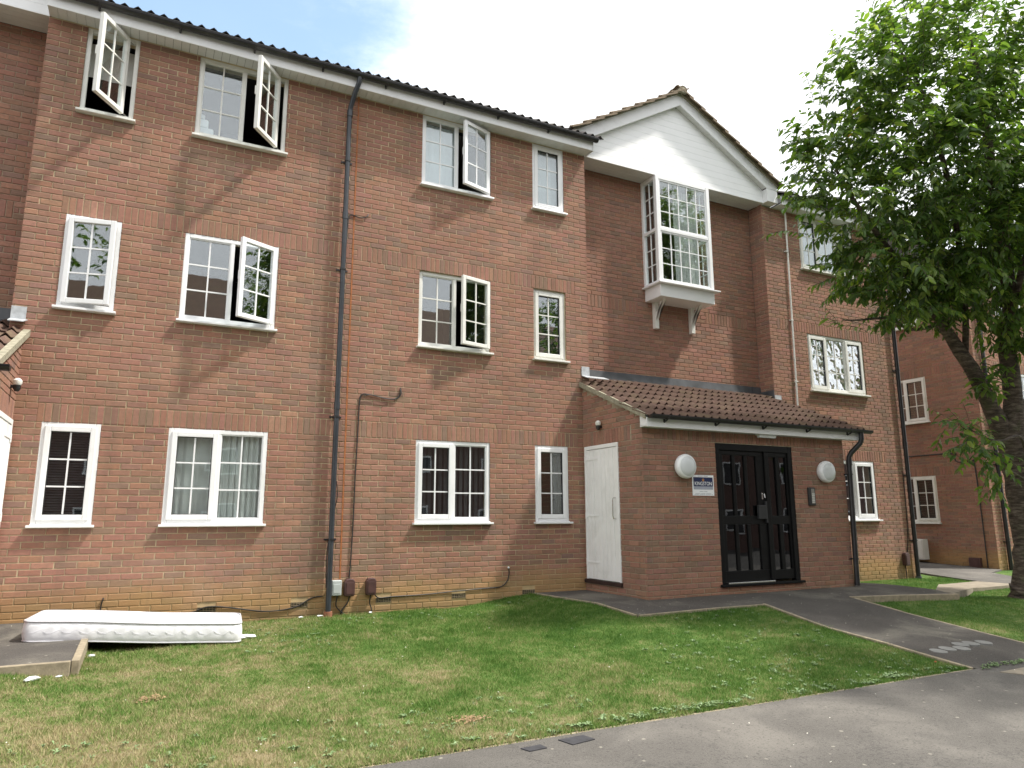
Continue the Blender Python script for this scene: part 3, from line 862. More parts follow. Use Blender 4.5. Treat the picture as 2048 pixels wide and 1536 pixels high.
# right block
wE = E_X1 - E_X0
w_, f_ = make_window(bld, E_X0, Y_B, 0, wE, ZS[1], ZT[1], [{'t': 'closed'}, {'t': 'fixed', 'w': 1.15}, {'t': 'closed'}], mat='upvc_old', recess=0.02, glass='glass2')
curtain(w_, f_, 0.03, wE - .03, ZS[1] + .05, ZT[1] - .03, 0.2, 'curtain', 0.02, 9)
w_, f_ = make_window(bld, E_X0, Y_B, 0, wE, ZS[2], ZT[2], [{'t': 'closed'}, {'t': 'fixed', 'w': 1.15}, {'t': 'closed'}], mat='upvc_old', recess=0.02)
curtain(w_, f_, 0.03, wE - .03, ZS[2] + .05, ZT[2] - .03, 0.2, 'sky_cloth', 0.01, 6)
w_, f_ = make_window(bld, E1X0, Y_B, 0, E_X1 - E1X0, ZS[0], ZT[0], [{'t': 'fixed'}, {'t': 'closed'}], recess=0.012, roommat='roomd')

# oriel bay window in the recess ---------------------------------------------------------
BX0, BX1, BY = 9.05, 10.33, 0.0
mb = MB()
zb0, zb1, zr = 5.24, 7.325, 6.27
for (x0, x1) in ((BX0, BX0 + 0.075), (BX1 - 0.075, BX1)): mb.box(x0, x1, BY, BY + 0.075, zb0, zb1)
for (z0, z1) in ((zb0, zb0 + 0.055), (zr - 0.03, zr + 0.03), (zb1 - 0.075, zb1)):
    mb.box(BX0 + 0.075, BX1 - 0.075, BY + 0.004, BY + 0.07, z0, z1)
    for x in (BX0, BX1 - 0.075): mb.box(x + 0.003, x + 0.072, BY + 0.075, Y_REC - 0.05, z0, z1)
for x in (BX0, BX1 - 0.075): mb.box(x, x + 0.075, Y_REC - 0.05, Y_REC + 0.03, zb0, zb1)
bay = mb.build('bay_window', M['upvc'], bld, bevel=0.005)
fb = Frame2(BX0, BY, 0)
for (z0, z1) in ((zb0 + 0.055, zr - 0.03), (zr + 0.03, zb1 - 0.075)):
    m2 = MB(); ring(m2, fb, 0.075, BX1 - BX0 - 0.075, z0, z1, 0.03, 0.015, 0.05); m2.build('sash', M['upvc'], bay, bevel=0.004)
    light(bay, fb, 0.105, BX1 - BX0 - 0.105, z0 + 0.03, z1 - 0.03, 0.03, cols=5, rows=3, bar=0.016)
    for (xx, aa) in ((BX0 + 0.03, -pi / 2), (BX1 - 0.03, pi / 2)):
        f2 = Frame2(xx, (Y_REC - 0.05) if aa < 0 else BY + 0.075, aa)
        light(bay, f2, 0.02, Y_REC - 0.05 - 0.075 - 0.02, z0 + 0.02, z1 - 0.02, 0.0, cols=2, rows=3, bar=0.016)
mb = MB()
mb.box(BX0 - 0.06, BX1 + 0.08, BY - 0.085, Y_REC + 0.001, 5.215, 5.238); mb.build('sill', M['upvc'], bay, bevel=0.004)
mb = MB(); mb.box(BX0 + 0.01, BX1 - 0.01, BY - 0.005, Y_REC - 0.001, 4.985, 5.213); mb.build('bay_base', M['upvc'], bay, bevel=0.005)
mb = MB(); mb.box(BX0 + .08, BX1 - .08, 0.10, 2.0, 5.10, 5.20); mb.box(BX0 - .6, BX1 + .6, 2.0, 2.05, 4.9, 7.6); mb.box(BX0 - .6, BX1 + .6, .72, 2.0, 7.55, 7.6); mb.box(BX0 - .6, BX1 + .6, .72, 2.0, 4.9, 4.95)
mb.box(BX0 - .62, BX0 - .6, .72, 2.0, 4.9, 7.6); mb.box(BX1 + .6, BX1 + .62, .72, 2.0, 4.9, 7.6)
mb.build('room_lining', M['room'], bay)
fc = Frame2(BX0, 0, 0)
curtain(bay, fc, 0.62, 1.18, 5.25, 7.25, 0.3, 'curtain', 0.02, 5); curtain(bay, fc, 0.09, 0.2, 5.25, 7.25, 0.22, 'curtain', 0.012, 2)
for bx in (9.21, 10.06):
    mb = MB()
    mb.box(bx, bx + 0.085, Y_REC - 0.085, Y_REC - 0.002, 4.49, 4.984)
    mb.prism([(Y_REC - 0.085, 4.66), (Y_REC - 0.085, 4.76), (Y_REC - 0.25, 4.90), (Y_REC - 0.33, 4.984), (Y_REC - 0.23, 4.984)][::-1] + [], 'x', bx + 0.012, bx + 0.073)
    mb.build('bracket', M['upvc_old'], bay, bevel=0.004)

# ------------------------------------------------------------------ roofs
def tile_profile(n=12, w=0.30, h=0.032):
    """two rolls with a pan between each"""
    out = []
    for i in range(n + 1):
        x = w * i / n; t = (x / (w / 2)) % 1.0
        r = max(0.0, cos((t - 0.5) * 2 * pi)) ** 0.9 if 0.25 < t < 0.75 else 0
        out.append((x, h * r))
    return out
def tile_mesh(mat, name='roof_tile', L=0.42, w=0.30, h=0.036, th=0.014):
    pr = tile_profile(12, w, h); vs = []
    for (x, z) in pr: vs += [(x, 0, z), (x, L, z * 0.8), (x, 0, z - th), (x, L, z * 0.8 - th)]
    fs = []
    n = len(pr)
    for i in range(n - 1):
        a = i * 4; b = a + 4
        fs += [(a, b, b + 1, a + 1), (a + 2, b + 2, b, a)]
    e = (n - 1) * 4
    fs += [(0, 1, 3, 2), (e, e + 2, e + 3, e + 1)]
    me = bpy.data.meshes.new(name); me.from_pydata(vs, [], fs); me.materials.append(mat); me.update()
    return me, vs, fs

def tiled_slope(parent, corner, run, up, nc, nr, mat, single, gauge=0.345, tilt=0.035, th=0.014, h=0.036):
    """corner: lower start corner; run: unit vector along the eaves; up: unit vector up the slope.
    single(i, j) says which tiles are objects of their own; the others are joined"""
    me, vs, fs = tile_mesh(mat, th=th, h=h)
    run = Vector(run).normalized(); up = Vector(up).normalized(); nn = run.cross(up).normalized()
    rest = MB()
    for j in range(nr):
        for i in range(nc):
            o0 = Vector(corner) + run * (0.30 * i) + up * (gauge * j) + nn * 0.03
            u2 = (up * cos(tilt) - nn * sin(tilt)).normalized()
            n2 = run.cross(u2).normalized()
            rx = RNG.uniform(-.004, .004)
            R = Matrix(((run.x, u2.x, n2.x, 0), (run.y, u2.y, n2.y, 0), (run.z, u2.z, n2.z, 0), (0, 0, 0, 1)))
            R = R @ Matrix.Rotation(rx, 4, 'Z')
            p = o0 + nn * RNG.uniform(0, 0.004) + up * RNG.uniform(-.004, .004)
            if single(i, j):
                o = bpy.data.objects.new('roof_tile', me)
                place(o, p, parent); o.rotation_euler = R.to_euler()
            else:
                T = Matrix.Translation(p) @ R
                rest.add([tuple(T @ Vector(v)) for v in vs], fs)
    if rest.v: rest.build('roof_tile', mat, parent, kind='stuff', fixn=False)

def gutter_mb(x0, x1, y, z, r=0.055):
    mb = MB(); n = 9
    for k in range(n):
        a0 = pi + pi * k / n; a1 = pi + pi * (k + 1) / n
        for rr, fl in ((r, 1), (r - 0.005, 0)):
            q = [(x0, y + rr * cos(a0), z + rr * sin(a0)), (x1, y + rr * cos(a0), z + rr * sin(a0)), (x1, y + rr * cos(a1), z + rr * sin(a1)), (x0, y + rr * cos(a1), z + rr * sin(a1))]
            mb.add(q, [(0, 1, 2, 3)])
    for x in (x0, x1):
        q = [(x, y + r * cos(pi + pi * k / n), z + r * sin(pi + pi * k / n)) for k in range(n + 1)]
        mb.add(q, [tuple(range(n + 1))])
    for s in (-1, 1): mb.box(x0, x1, y + s * r - 0.006, y + s * r + 0.004, z - 0.004, z + 0.006)
    return mb

def eaves(parent, x0, x1, yw, nsoff, tiles=True, label=None):
    """soffit boards, fascia, gutter, brackets and the roof slope over a front wall"""
    yf = yw - 0.225
    n = int(round((x1 - x0) / 0.1)); st = (x1 - x0) / n
    base = None
    me = bpy.data.meshes.new('soffit_board')
    mbx = MB(); 
    L = st - 0.004
    me.from_pydata([(0, 0, 0), (L, 0, 0), (L, 0.26, 0), (0, 0.26, 0), (0, 0, 0.01), (L, 0, 0.01), (L, 0.26, 0.01), (0, 0.26, 0.01)], [],
                   [(0, 3, 2, 1), (4, 5, 6, 7), (0, 1, 5, 4), (1, 2, 6, 5), (2, 3, 7, 6), (3, 0, 4, 7)])
    me.materials.append(M['soffit']); me.update()
    for i in range(n):
        o = bpy.data.objects.new('soffit_board', me); place(o, (x0 + i * st, yf + 0.001, 7.3115 + RNG.uniform(0, .001)), parent)
    mb = MB(); mb.box(x0, x1, yf - 0.018, yf, 7.292, 7.475)
    mb.build('fascia_board', M['fascia'], parent, bevel=0.004)
    mb = MB(); mb.box(x0, x1, yf + 0.001, yf + 0.6, 7.325, 7.345); mb.build('soffit_backing', M['gasket'], parent)
    g = gutter_mb(x0 + 0.02, x1 + 0.06, yf - 0.082, 7.475)
    gt = g.build('gutter', M['black'], parent, smooth=True, fixn=False)
    x = x0 + 0.55
    while x < x1:
        m2 = MB(); m2.box(x - 0.013, x + 0.013, yf - 0.03, yf - 0.018, 7.40, 7.47)
        m2.tube([(x, yf - 0.02, 7.40), (x, yf - 0.07, 7.408), (x, yf - 0.12, 7.432)], 0.012, 6)
        m2.build('gutter_bracket', M['black'], gt); x += 0.93
    if tiles:
        sl = radians(30)
        nc = int((x1 - x0) / 0.30 + 0.999)
        tiled_slope(parent, (x0, yf - 0.11, 7.47), (1, 0, 0), (0, cos(sl), sin(sl)), nc, 14, M['tiledark'], lambda i, j: j < 1)
        mb = MB(); mb.box(x0, x1, yf, yf + 0.02, 7.475, 7.50)
        for i in range(1): mb.add([(x0, yf, 7.485), (x1, yf, 7.485), (x1, yf + 4.6 * cos(sl), 7.485 + 4.6 * sin(sl)), (x0, yf + 4.6 * cos(sl), 7.485 + 4.6 * sin(sl))], [(0, 1, 2, 3)])
        mb.build('roof_deck', M['gasket'], parent)

eaves(bld, X_L, X_R + 0.02, 0.0, 80)
eaves(bld, X_B0 + 0.32, X_B1 + 0.25, Y_B, 38)
mb = MB(); mb.box(X_R + 0.021, X_R + 0.036, -0.25, -0.0, 7.288, 7.48); mb.build('fascia_board', M['fascia'], bld, bevel=0.004)
mb = MB(); mb.box(X_B1 + 0.02, X_B1 + 0.24, Y_B, 4.2, 7.29, 7.34); mb.build('soffit_board', M['soffit'], bld)

def gable(xc, left_open=True):
    half, eh, sl = 2.15, 2.43, 0.576
    yc = 0.04; yb = -0.085
    zl = lambda dx: 8.835 - sl * abs(dx); zu = lambda dx: 9.075 - sl * abs(dx)
    # cladding boards
    z = 7.335; H = 0.131
    while z < 8.83:
        zt = min(z + H - 0.004, 8.83)
        d0 = min(half, (8.86 - z) / sl); d1 = min(half, (8.86 - zt) / sl)
        poly = [(xc - d0, z), (xc + d0, z), (xc + d1, zt), (xc - d1, zt)]
        mb = MB(); mb.prism(poly, 'y', yc, yc + 0.012)
        mb.box(xc - d1, xc + d1, yc + 0.004, yc + 0.012, zt, min(zt + 0.005, 8.84))
        mb.build('cladding_board', M['clad'], bld); z += H
    mb = MB(); mb.prism([(xc - half, 7.34), (xc + half, 7.34), (xc + half, 7.62), (xc, 8.86), (xc - half, 7.62)], 'y', yc + 0.013, yc + 0.05)
    mb.build('gable_backing', M['gasket'], bld)
    # soffit below the gable
    n = 4
    for i in range(n):
        y0 = yc + (Y_REC - yc) / n * i
        mb = MB(); mb.box(xc - half + 0.001, xc + half - 0.001, y0, y0 + (Y_REC - yc) / n - 0.004, 7.331, 7.343)
        mb.build('soffit_board', M['soffit'], bld)
    mb = MB(); mb.box(xc - half - .3, xc + half + .3, yc + .06, Y_REC + .3, 7.345, 7.36); mb.build('soffit_backing', M['gasket'], bld)
    mb = MB(); mb.box(xc - half + 0.002, xc + half - 0.002, yc - 0.012, yc - 0.001, 7.322, 7.352); mb.build('cladding_trim', M['clad'], bld)
    # barge boards
    for s in (-1, 1):
        P = [(xc, zl(0)), (xc, zu(0)), (xc + s * eh, zu(eh)), (xc + s * eh, zu(eh) - 0.05 - 0.03), (xc + s * (half + 0.0), zl(half))]
        mb = MB(); mb.prism(P, 'y', yb, yb + 0.02)
        mb.build('barge_board', M['fascia'], bld, bevel=0.003)
        # underside boards of the overhang
        k = 9; ux = half / k
        for i in range(k):
            a, b = ux * i, ux * (i + 1) - 0.006
            mb = MB(); t = 0.014
            mb.add([(xc + s * a, yb + .02, zl(a) + 0.012), (xc + s * b, yb + .02, zl(b) + 0.012), (xc + s * b, yc - .001, zl(b) + 0.012), (xc + s * a, yc - .001, zl(a) + 0.012),
                    (xc + s * a, yb + .02, zl(a) + 0.012 + t), (xc + s * b, yb + .02, zl(b) + 0.012 + t), (xc + s * b, yc - .001, zl(b) + 0.012 + t), (xc + s * a, yc - .001, zl(a) + 0.012 + t)],
                   [(0, 3, 2, 1), (4, 5, 6, 7), (0, 1, 5, 4), (1, 2, 6, 5), (2, 3, 7, 6), (3, 0, 4, 7)])
            mb.build('soffit_board', M['soffit'], bld)
        # boxed end
        x0, x1 = sorted((xc + s * half, xc + s * (eh + 0.0)))
        if s > 0:
            mb = MB(); mb.prism([(x0, 7.325), (x1, 7.325), (x1, zu(eh) - 0.09), (x0, zl(half) + 0.0)], 'y', yb + 0.002, 0.3)
            mb.build('box_end', M['fascia'], bld, bevel=0.004)
        # slope
        sa = math.atan(sl)
        ce = 9.14 - sl * (eh + 0.06)
        up = (-s * cos(sa), 0, sin(sa)); 
        if s > 0: run = (0, 1, 0); cy = -0.21
        else: run = (0, -1, 0); cy = -0.21 + 0.30 * 14
        nr = 9
        corner = (xc + s * (eh + 0.06), cy, 9.10 - sl * (eh + 0.06))
        front = (lambda i, j: i == 0) if s > 0 else (lambda i, j: i == 13)
        tiled_slope(bld, corner, run, up, 14, nr, M['tilev'], front, gauge=0.325, tilt=0.10, th=0.03)
        mb = MB()
        a = (xc, zu(0)); b = (xc + s * eh, zu(eh))
        mb.prism([a, b, (b[0], b[1] + 0.05), (a[0], a[1] + 0.05)], 'y', yb - 0.03, yb + 0.03)
        mb.build('verge_mortar', M['verge'], bld)
        mb = MB(); mb.add([(xc, yb, zu(0) + .034), (xc + s * eh, yb, zu(eh) + .034), (xc + s * eh, 4, zu(eh) + .034), (xc, 4, zu(0) + .034)], [(0, 1, 2, 3)]); mb.build('roof_deck', M['gasket'], bld)
    mb = MB(); mb.prism([(xc + 0.098 * cos(pi * k / 8), 9.075 + 0.092 * sin(pi * k / 8)) for k in range(9)] + [(xc - 0.09, 9.04), (xc + 0.09, 9.04)], 'y', -0.205, -0.15); mb.build('ridge_mortar', M['verge'], bld)
    y = -0.21
    for i in range(9):
        mb = MB(); n = 8; r = 0.10; vs = []; 
        for yy, rr in ((y, r), (y + 0.44, r - 0.012)):
            for k in range(n + 1):
                a = pi * 0.08 + pi * 0.84 * k / n
                vs.append((xc + rr * cos(a), yy, 9.075 + rr * sin(a)))
        for yy, rr in ((y, r - .015), (y + 0.44, r - 0.027)):
            for k in range(n + 1):
                a = pi * 0.08 + pi * 0.84 * k / n
                vs.append((xc + rr * cos(a), yy, 9.075 + rr * sin(a)))
        m_ = n + 1; fs = []
        for k in range(n): fs += [(k, k + 1, m_ + k + 1, m_ + k), (2 * m_ + k, 3 * m_ + k, 3 * m_ + k + 1, 2 * m_ + k + 1), (k, 2 * m_ + k, 2 * m_ + k + 1, k + 1)]
        mb.add(vs, fs); mb.build('ridge_tile', M['tilev'], bld, smooth=True, fixn=False); y += 0.435
gable(9.65)
gable(-2.57)

# downpipes -----------------------------------------------------------------------------
def downpipe(pts, r, mat, brz, base, yw, parent=bld, sock=()):
    mb = MB(); mb.tube(pts, r, 12)
    for z in sock:
        # find x,y at z
        for a, b in zip(pts[:-1], pts[1:]):
            if min(a[2], b[2]) <= z <= max(a[2], b[2]):
                t = (z - a[2]) / (b[2] - a[2]); x, y = a[0] + t * (b[0] - a[0]), a[1] + t * (b[1] - a[1])
                mb.tube([(x, y, z - 0.05), (x, y, z + 0.05)], r + 0.006, 12)
    dp = mb.build('downpipe', mat, parent, smooth=True)
    for z in brz:
        for a, b in zip(pts[:-1], pts[1:]):
            if min(a[2], b[2]) <= z <= max(a[2], b[2]) and abs(a[2] - b[2]) > .5:
                t = (z - a[2]) / (b[2] - a[2]); x, y = a[0] + t * (b[0] - a[0]), a[1] + t * (b[1] - a[1])
                m2 = MB(); m2.tube([(x, y, z - 0.012), (x, y, z + 0.012)], r + 0.008, 12)
                m2.box(x - r - 0.045, x + r + 0.045, yw - 0.012, yw - 0.004, z - 0.012, z + 0.012)
                m2.build('pipe_bracket', M['black'], dp)
    if base:
        x, y, z = pts[-1]
        m3 = MB(); m3.tube([(x, y, z - 0.12), (x, y, z + 0.03)], [r + 0.025, r + 0.018], 14); m3.build('drain_socket', M[base], dp, smooth=True)
    return dp
downpipe([(3.44, -0.30, 7.46), (3.44, -0.30, 7.36), (3.40, -0.20, 7.20), (3.375, -0.085, 7.04), (3.37, -0.075, 6.9), (3.36, -0.075, -0.12)], 0.036, M['pipe'], (6.2, 4.55, 2.45, 0.82), 'terra', 0.0, sock=(6.95, 5.35, 2.6))
downpipe([(15.50, -0.22, 7.46), (15.50, -0.22, 7.3), (15.47, 0.03, 7.1), (15.45, 0.03, -0.15)], 0.042, M['black'], (6.0, 4.2, 1.95, 0.6), 'lead', Y_B, sock=(5.3, 2.6))
mb = MB(); mb.tube([(12.44, Y_B - 0.03, 7.30), (12.37, Y_B - 0.03, 3.1)], 0.017, 8)
wp = mb.build('overflow_pipe', M['upvc_old'], bld, smooth=True)
for z in (6.4, 4.95, 3.7): 
    m2 = MB(); m2.box(12.36, 12.42, Y_B - 0.05, Y_B - .001, z, z + 0.02); m2.build('pipe_clip', M['upvc_old'], wp)

# ------------------------------------------------------------------ porches
def porch(xs, s, label, full):
    """xs: x of the side wall next to the middle block; s=+1 the porch runs to the right, -1 to the left"""
    YF = -1.55; W = 4.15
    xe = xs + s * W
    P = empty('entrance_porch', ((xs + xe) / 2, YF / 2, 0.0), label, 'porch')
    slope = 0.43; zr = lambda y: 2.50 + slope * (y + 1.73)
    top = lambda y: zr(y) - 0.05
    DX0, DX1, DZ0, DZ1 = 8.70, 10.30, 0.13, 2.19
    walls = []
    if s > 0:
        front = Wall((xs, YF), (xe, YF), -0.25, 2.36, [(DX0 - xs, DX1 - xs, DZ0, DZ1)], [(0.32, W - 0.6, 2.2, 2.36)], off=0.0)
        # side wall facing the middle block: runs from the wall out to the front, outward normal to -x
        side = Wall((xs, 0), (xs, YF), -0.25, 3.4, [(0.045, 0.965, 0.10, 2.2)], [(0.0, 1.30, 2.2, 2.425)], top=lambda u: top(-u), off=0.045)
        far = Wall((xe, YF), (xe, Y_B), -0.25, 3.4, [], [], top=lambda u: top(YF + u))
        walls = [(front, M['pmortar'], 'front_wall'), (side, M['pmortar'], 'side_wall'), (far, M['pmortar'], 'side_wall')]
        Mt = (M['pbrick'], M['pbrick_o'])
    else:
        front = Wall((xe, YF), (xs, YF), -0.25, 2.36, [], [(0.6, W - 0.32, 2.2, 2.36)], off=0.0)
        side = Wall((xs, YF), (xs, 0), -0.25, 3.4, [(-YF - 0.965, -YF - 0.045, 0.10, 2.2)], [(-YF - 1.30, -YF, 2.2, 2.425)], top=lambda u: top(YF + u), off=0.045)
        walls = [(front, M['pmortar'], 'front_wall'), (side, M['pmortar'], 'side_wall')]
        Mt = (M['pbrick'], M['pbrick_o'])
    build_brickwork(P, walls, Mt)
    # cupboard door in the side wall
    n = Vector((-s, 0, 0))
    def bx(mb, y0, y1, z0, z1, a, b, m=0):   # a,b: distance in front of the side wall face
        x0, x1 = sorted((xs - s * a, xs - s * b)); mb.box(x0, x1, min(y0, y1), max(y0, y1), z0, z1, m)
    mb = MB(); bx(mb, -0.05, -0.09, 0.165, 2.198, -0.05, 0.012); bx(mb, -0.925, -0.96, 0.165, 2.198, -0.05, 0.012); bx(mb, -0.09, -0.925, 2.14, 2.198, -0.05, 0.012)
    fr = mb.build('door_frame', M['door'], P, bevel=0.004)
    mb = MB(); bx(mb, -0.092, -0.923, 0.17, 2.135, -0.045, -0.012); dr = mb.build('cupboard_door', M['door'], P)
    for i in range(8):
        y = -0.094 - i * 0.1038
        m2 = MB(); bx(m2, y, y - 0.097, 0.172, 2.133, -0.012, 0.004 + RNG.uniform(-.001, .001)); m2.build('board', M['door'], dr, bevel=0.003)
    for z in (0.42, 1.12, 1.99):
        m2 = MB(); bx(m2, -0.07, -0.42, z - 0.013, z + 0.013, 0.006, 0.011); bx(m2, -0.055, -0.10, z - 0.05, z + 0.05, 0.012, 0.018); m2.build('hinge', M['door'], dr, bevel=0.002)
    m2 = MB(); q = lambda y, z, d: (xs - s * d, y, z)
    m2.tube([q(-0.87, 1.38, 0.006), q(-0.87, 1.375, 0.05), q(-0.87, 1.34, 0.06), q(-0.87, 1.11, 0.06), q(-0.87, 1.075, 0.05), q(-0.87, 1.07, 0.006)], 0.008, 8); m2.build('handle', M['chrome'], dr, smooth=True)
    m2 = MB(); bx(m2, -0.02, -0.99, 0.105, 0.163, -0.05, 0.035); m2.build('threshold', M['thresh'], P, bevel=0.005)
    # roof
    rx0, rx1 = (xs - 0.05, xe + 0.36) if s > 0 else (xe - 0.36, xs + 0.05)
    sa = math.atan(slope); up = (0, cos(sa), sin(sa))
    nc = int((rx1 - rx0) / 0.30 + 0.5)
    tiled_slope(P, (rx0 - 0.0, -1.79, zr(-1.79) - 0.005), (1, 0, 0), up, nc, 7, M['tile'], (lambda i, j: True), gauge=0.345, tilt=0.075, th=0.012, h=0.052)
    mb = MB(); mb.add([(rx0 + .02, -1.72, zr(-1.72)), (rx1 - .02, -1.72, zr(-1.72)), (rx1 - .02, 0.44, zr(0.44)), (rx0 + .02, 0.44, zr(0.44)),
                       (rx0 + .02, -1.72, zr(-1.72) - .03), (rx1 - .02, -1.72, zr(-1.72) - .03), (rx1 - .02, 0.44, zr(0.44) - .03), (rx0 + .02, 0.44, zr(0.44) - .03)],
                      [(0, 1, 2, 3), (7, 6, 5, 4), (0, 4, 5, 1), (1, 5, 6, 2), (2, 6, 7, 3), (3, 7, 4, 0)])
    mb.build('roof_deck', M['gasket'], P)
    # cement verge strip under the tiles, following the rake
    xv = xs - s * 0.0
    for (xa, xb) in ((xs - s * 0.062, xs + s * 0.02), (xe + s * 0.28, xe + s * 0.33)):
        x0, x1 = sorted((xa, xb)); mb = MB(); segs = 8
        y0, y1 = -1.70, 0.02
        for i in range(segs):
            a = y0 + (y1 - y0) * i / segs; b = y0 + (y1 - y0) * (i + 1) / segs
            mb.prism([(a, zr(a) - 0.055), (b, zr(b) - 0.055), (b, zr(b) + 0.022), (a, zr(a) + 0.022)], 'x', x0 + 0.012, x1)
        mb.build('verge_mortar', M['verge'], P)
    # fascia box and gutter
    fx0, fx1 = (xs - 0.03, xe + 0.27) if s > 0 else (xe - 0.27, xs + 0.03)
    mb = MB(); mb.box(fx0, fx1, -1.70, -1.552, 2.352, 2.372); mb.build('soffit_board', M['soffit'], P, bevel=0.003)
    mb = MB(); mb.box(fx0, fx1, -1.72, -1.70, 2.345, 2.52)
    for x in (fx0, fx1 - 0.018): mb.box(x, x + 0.018, -1.70, -1.556, 2.373, 2.53)
    mb.build('fascia_board', M['fascia'], P, bevel=0.003)
    gt = gutter_mb(fx0 - 0.0, fx1 + 0.16, -1.785, 2.505, 0.052).build('gutter', M['black'], P, smooth=True, fixn=False)
    for k in range(5):
        x = fx0 + 0.3 + k * 0.95
        m2 = MB(); m2.box(x - 0.014, x + 0.014, -1.735, -1.72, 2.42, 2.50); m2.tube([(x, -1.725, 2.42), (x, -1.78, 2.44), (x, -1.83, 2.47)], 0.012, 6); m2.build('gutter_bracket', M['black'], gt)
    # lead flashing against the recessed wall
    lx0, lx1 = (xs + 0.15, X_B0) if s > 0 else (-4.7, xs - 0.15)
    mb = MB(); mb.prism([(Y_REC - 0.012, 3.60), (Y_REC - 0.004, 3.60), (Y_REC - 0.004, 3.42), (Y_REC - 0.17, 3.40), (Y_REC - 0.17, 3.415), (Y_REC - 0.03, 3.46)], 'x', lx0, lx1)
    if s > 0:
        for xx in (lx0 + 1.35, lx0 + 2.9): mb.box(xx, xx + 0.012, Y_REC - 0.016, Y_REC - 0.011, 3.45, 3.60)
        mb.prism([(X_B0 - 0.25, 3.60), (X_B0, 3.44), (X_B0, 3.36), (X_B0 - 0.25, 3.36)], 'y', Y_REC - 0.05, Y_REC - 0.045)
        mb.box(X_B0 - 0.012, X_B0 - 0.003, Y_B, Y_REC, 3.28, 3.50)
    mb.build('lead_flashing', M['lead'], P)
    # new pale lead at the corner of the middle block
    mb = MB(); xa = X_R if s > 0 else X_L
    x0, x1 = (xa - 0.15, xa) if s > 0 else (xa, xa + 0.15)
    mb.box(x0, x1, -0.012, -0.002, 3.36, 3.53)
    mb.add([(x0 + .0, -0.01, 3.38), (x1 + (0.28 if s > 0 else .02), -0.01, 3.38), (x1 + (0.28 if s > 0 else .0), -0.16, 3.325), (x0, -0.16, 3.325),
            (x0 + .0, -0.01, 3.37), (x1 + (0.28 if s > 0 else .02), -0.01, 3.37), (x1 + (0.28 if s > 0 else .0), -0.16, 3.315), (x0, -0.16, 3.315)], [(0, 1, 2, 3), (7, 6, 5, 4), (0, 4, 5, 1), (1, 5, 6, 2), (2, 6, 7, 3), (3, 7, 4, 0)])
    mb.build('lead_flashing', M['leadw'], P, label='pale new lead at the corner')
    if s > 0:
        mb = MB(); mb.box(X_B0 - 0.0, X_B0 + 0.17, Y_B - 0.012, Y_B - 0.002, 3.22, 3.40); mb.box(X_B0, X_B0 + 0.2, Y_B - 0.10, Y_B - 0.012, 3.255, 3.265); mb.build('lead_flashing', M['leadw'], P, label='pale new lead at the right corner')
    return P, zr

PR, zroof = porch(7.35, 1, 'brick entrance porch with brown tiled lean-to roof and black glazed door', True)
PL, _ = porch(-0.27, -1, 'neighbouring brick porch cut off at the left edge of the picture', False)

# front door -----------------------------------------------------------------------------
YF = -1.55
def R3(mb, x0, x1, z0, z1, y0, y1): mb.box(x0, x1, y0, y1, z0, z1)
mb = MB()
R3(mb, 8.702, 8.79, .13, 2.188, YF + .01, YF + .10); R3(mb, 10.21, 10.298, .13, 2.188, YF + .01, YF + .10); R3(mb, 8.79, 10.21, 2.09, 2.188, YF + .01, YF + .10)
R3(mb, 9.70, 9.775, .16, 2.09, YF + .012, YF + .10)
R3(mb, 9.775, 10.21, .16, .30, YF + .03, YF + .08); R3(mb, 9.775, 10.21, .98, 1.11, YF + .03, YF + .08); R3(mb, 9.775, 10.21, 2.02, 2.09, YF + .03, YF + .08)
for (a, b) in ((9.775, 9.81), (9.955, 10.03), (10.175, 10.21)): R3(mb, a, b, .30, .98, YF + .03, YF + .08); R3(mb, a, b, 1.11, 2.02, YF + .03, YF + .08)
dfr = mb.build('door_frame', M['blackpaint'], PR, bevel=0.005)
mb = MB(); R3(mb, 8.66, 10.34, .095, .13, YF - .05, YF + .06); mb.build('threshold', M['blackpaint'], PR, bevel=0.004)
mb = MB(); R3(mb, 8.79, 9.72, .131, .152, YF - .035, YF + .04); mb.build('threshold_strip', M['chrome'], PR, bevel=0.003)
mb = MB(); xs_ = [8.792, 8.865, 8.865 + .19, 9.115, 9.115 + .19, 9.365, 9.365 + .19, 9.698]
st = [(8.792, 8.865), (9.050, 9.110), (9.295, 9.355), (9.54, 9.698)]
R3(mb, 8.792, 9.698, .155, .31, YF + .035, YF + .08); R3(mb, 8.792, 9.698, .98, 1.11, YF + .035, YF + .08); R3(mb, 8.792, 9.698, 2.02, 2.088, YF + .035, YF + .08)
for a, b in st: R3(mb, a, b, .31, .98, YF + .035, YF + .08); R3(mb, a, b, 1.11, 2.02, YF + .035, YF + .08)
dleaf = mb.build('front_door', M['blackpaint'], PR, bevel=0.006)
gm = pane_mesh(M['glassd'])
def pane_at(parent, x0, x1, z0, z1, y):
    o = bpy.data.objects.new('pane', gm); place(o, ((x0 + x1) / 2, y, (z0 + z1) / 2), parent)
    o.scale = (x1 - x0, 0.006, z1 - z0); o.rotation_euler = (RNG.gauss(0, .002), 0, RNG.gauss(0, .002))
for (a, b) in ((8.865, 9.050), (9.110, 9.295), (9.355, 9.54)):
    pane_at(dleaf, a, b, .31, .98, YF + .055); pane_at(dleaf, a, b, 1.11, 2.02, YF + .055)
for (a, b) in ((9.81, 9.955), (10.03, 10.175)):
    pane_at(dfr, a, b, .30, .98, YF + .055); pane_at(dfr, a, b, 1.11, 2.02, YF + .055)
mb = MB(); R3(mb, 9.50, 9.66, 1.06, 1.27, YF - .01, YF + .034); R3(mb, 9.66, 9.69, 1.0, 1.33, YF + .0, YF + .034); mb.build('lock_cover', M['gasket'], dleaf, bevel=0.006)
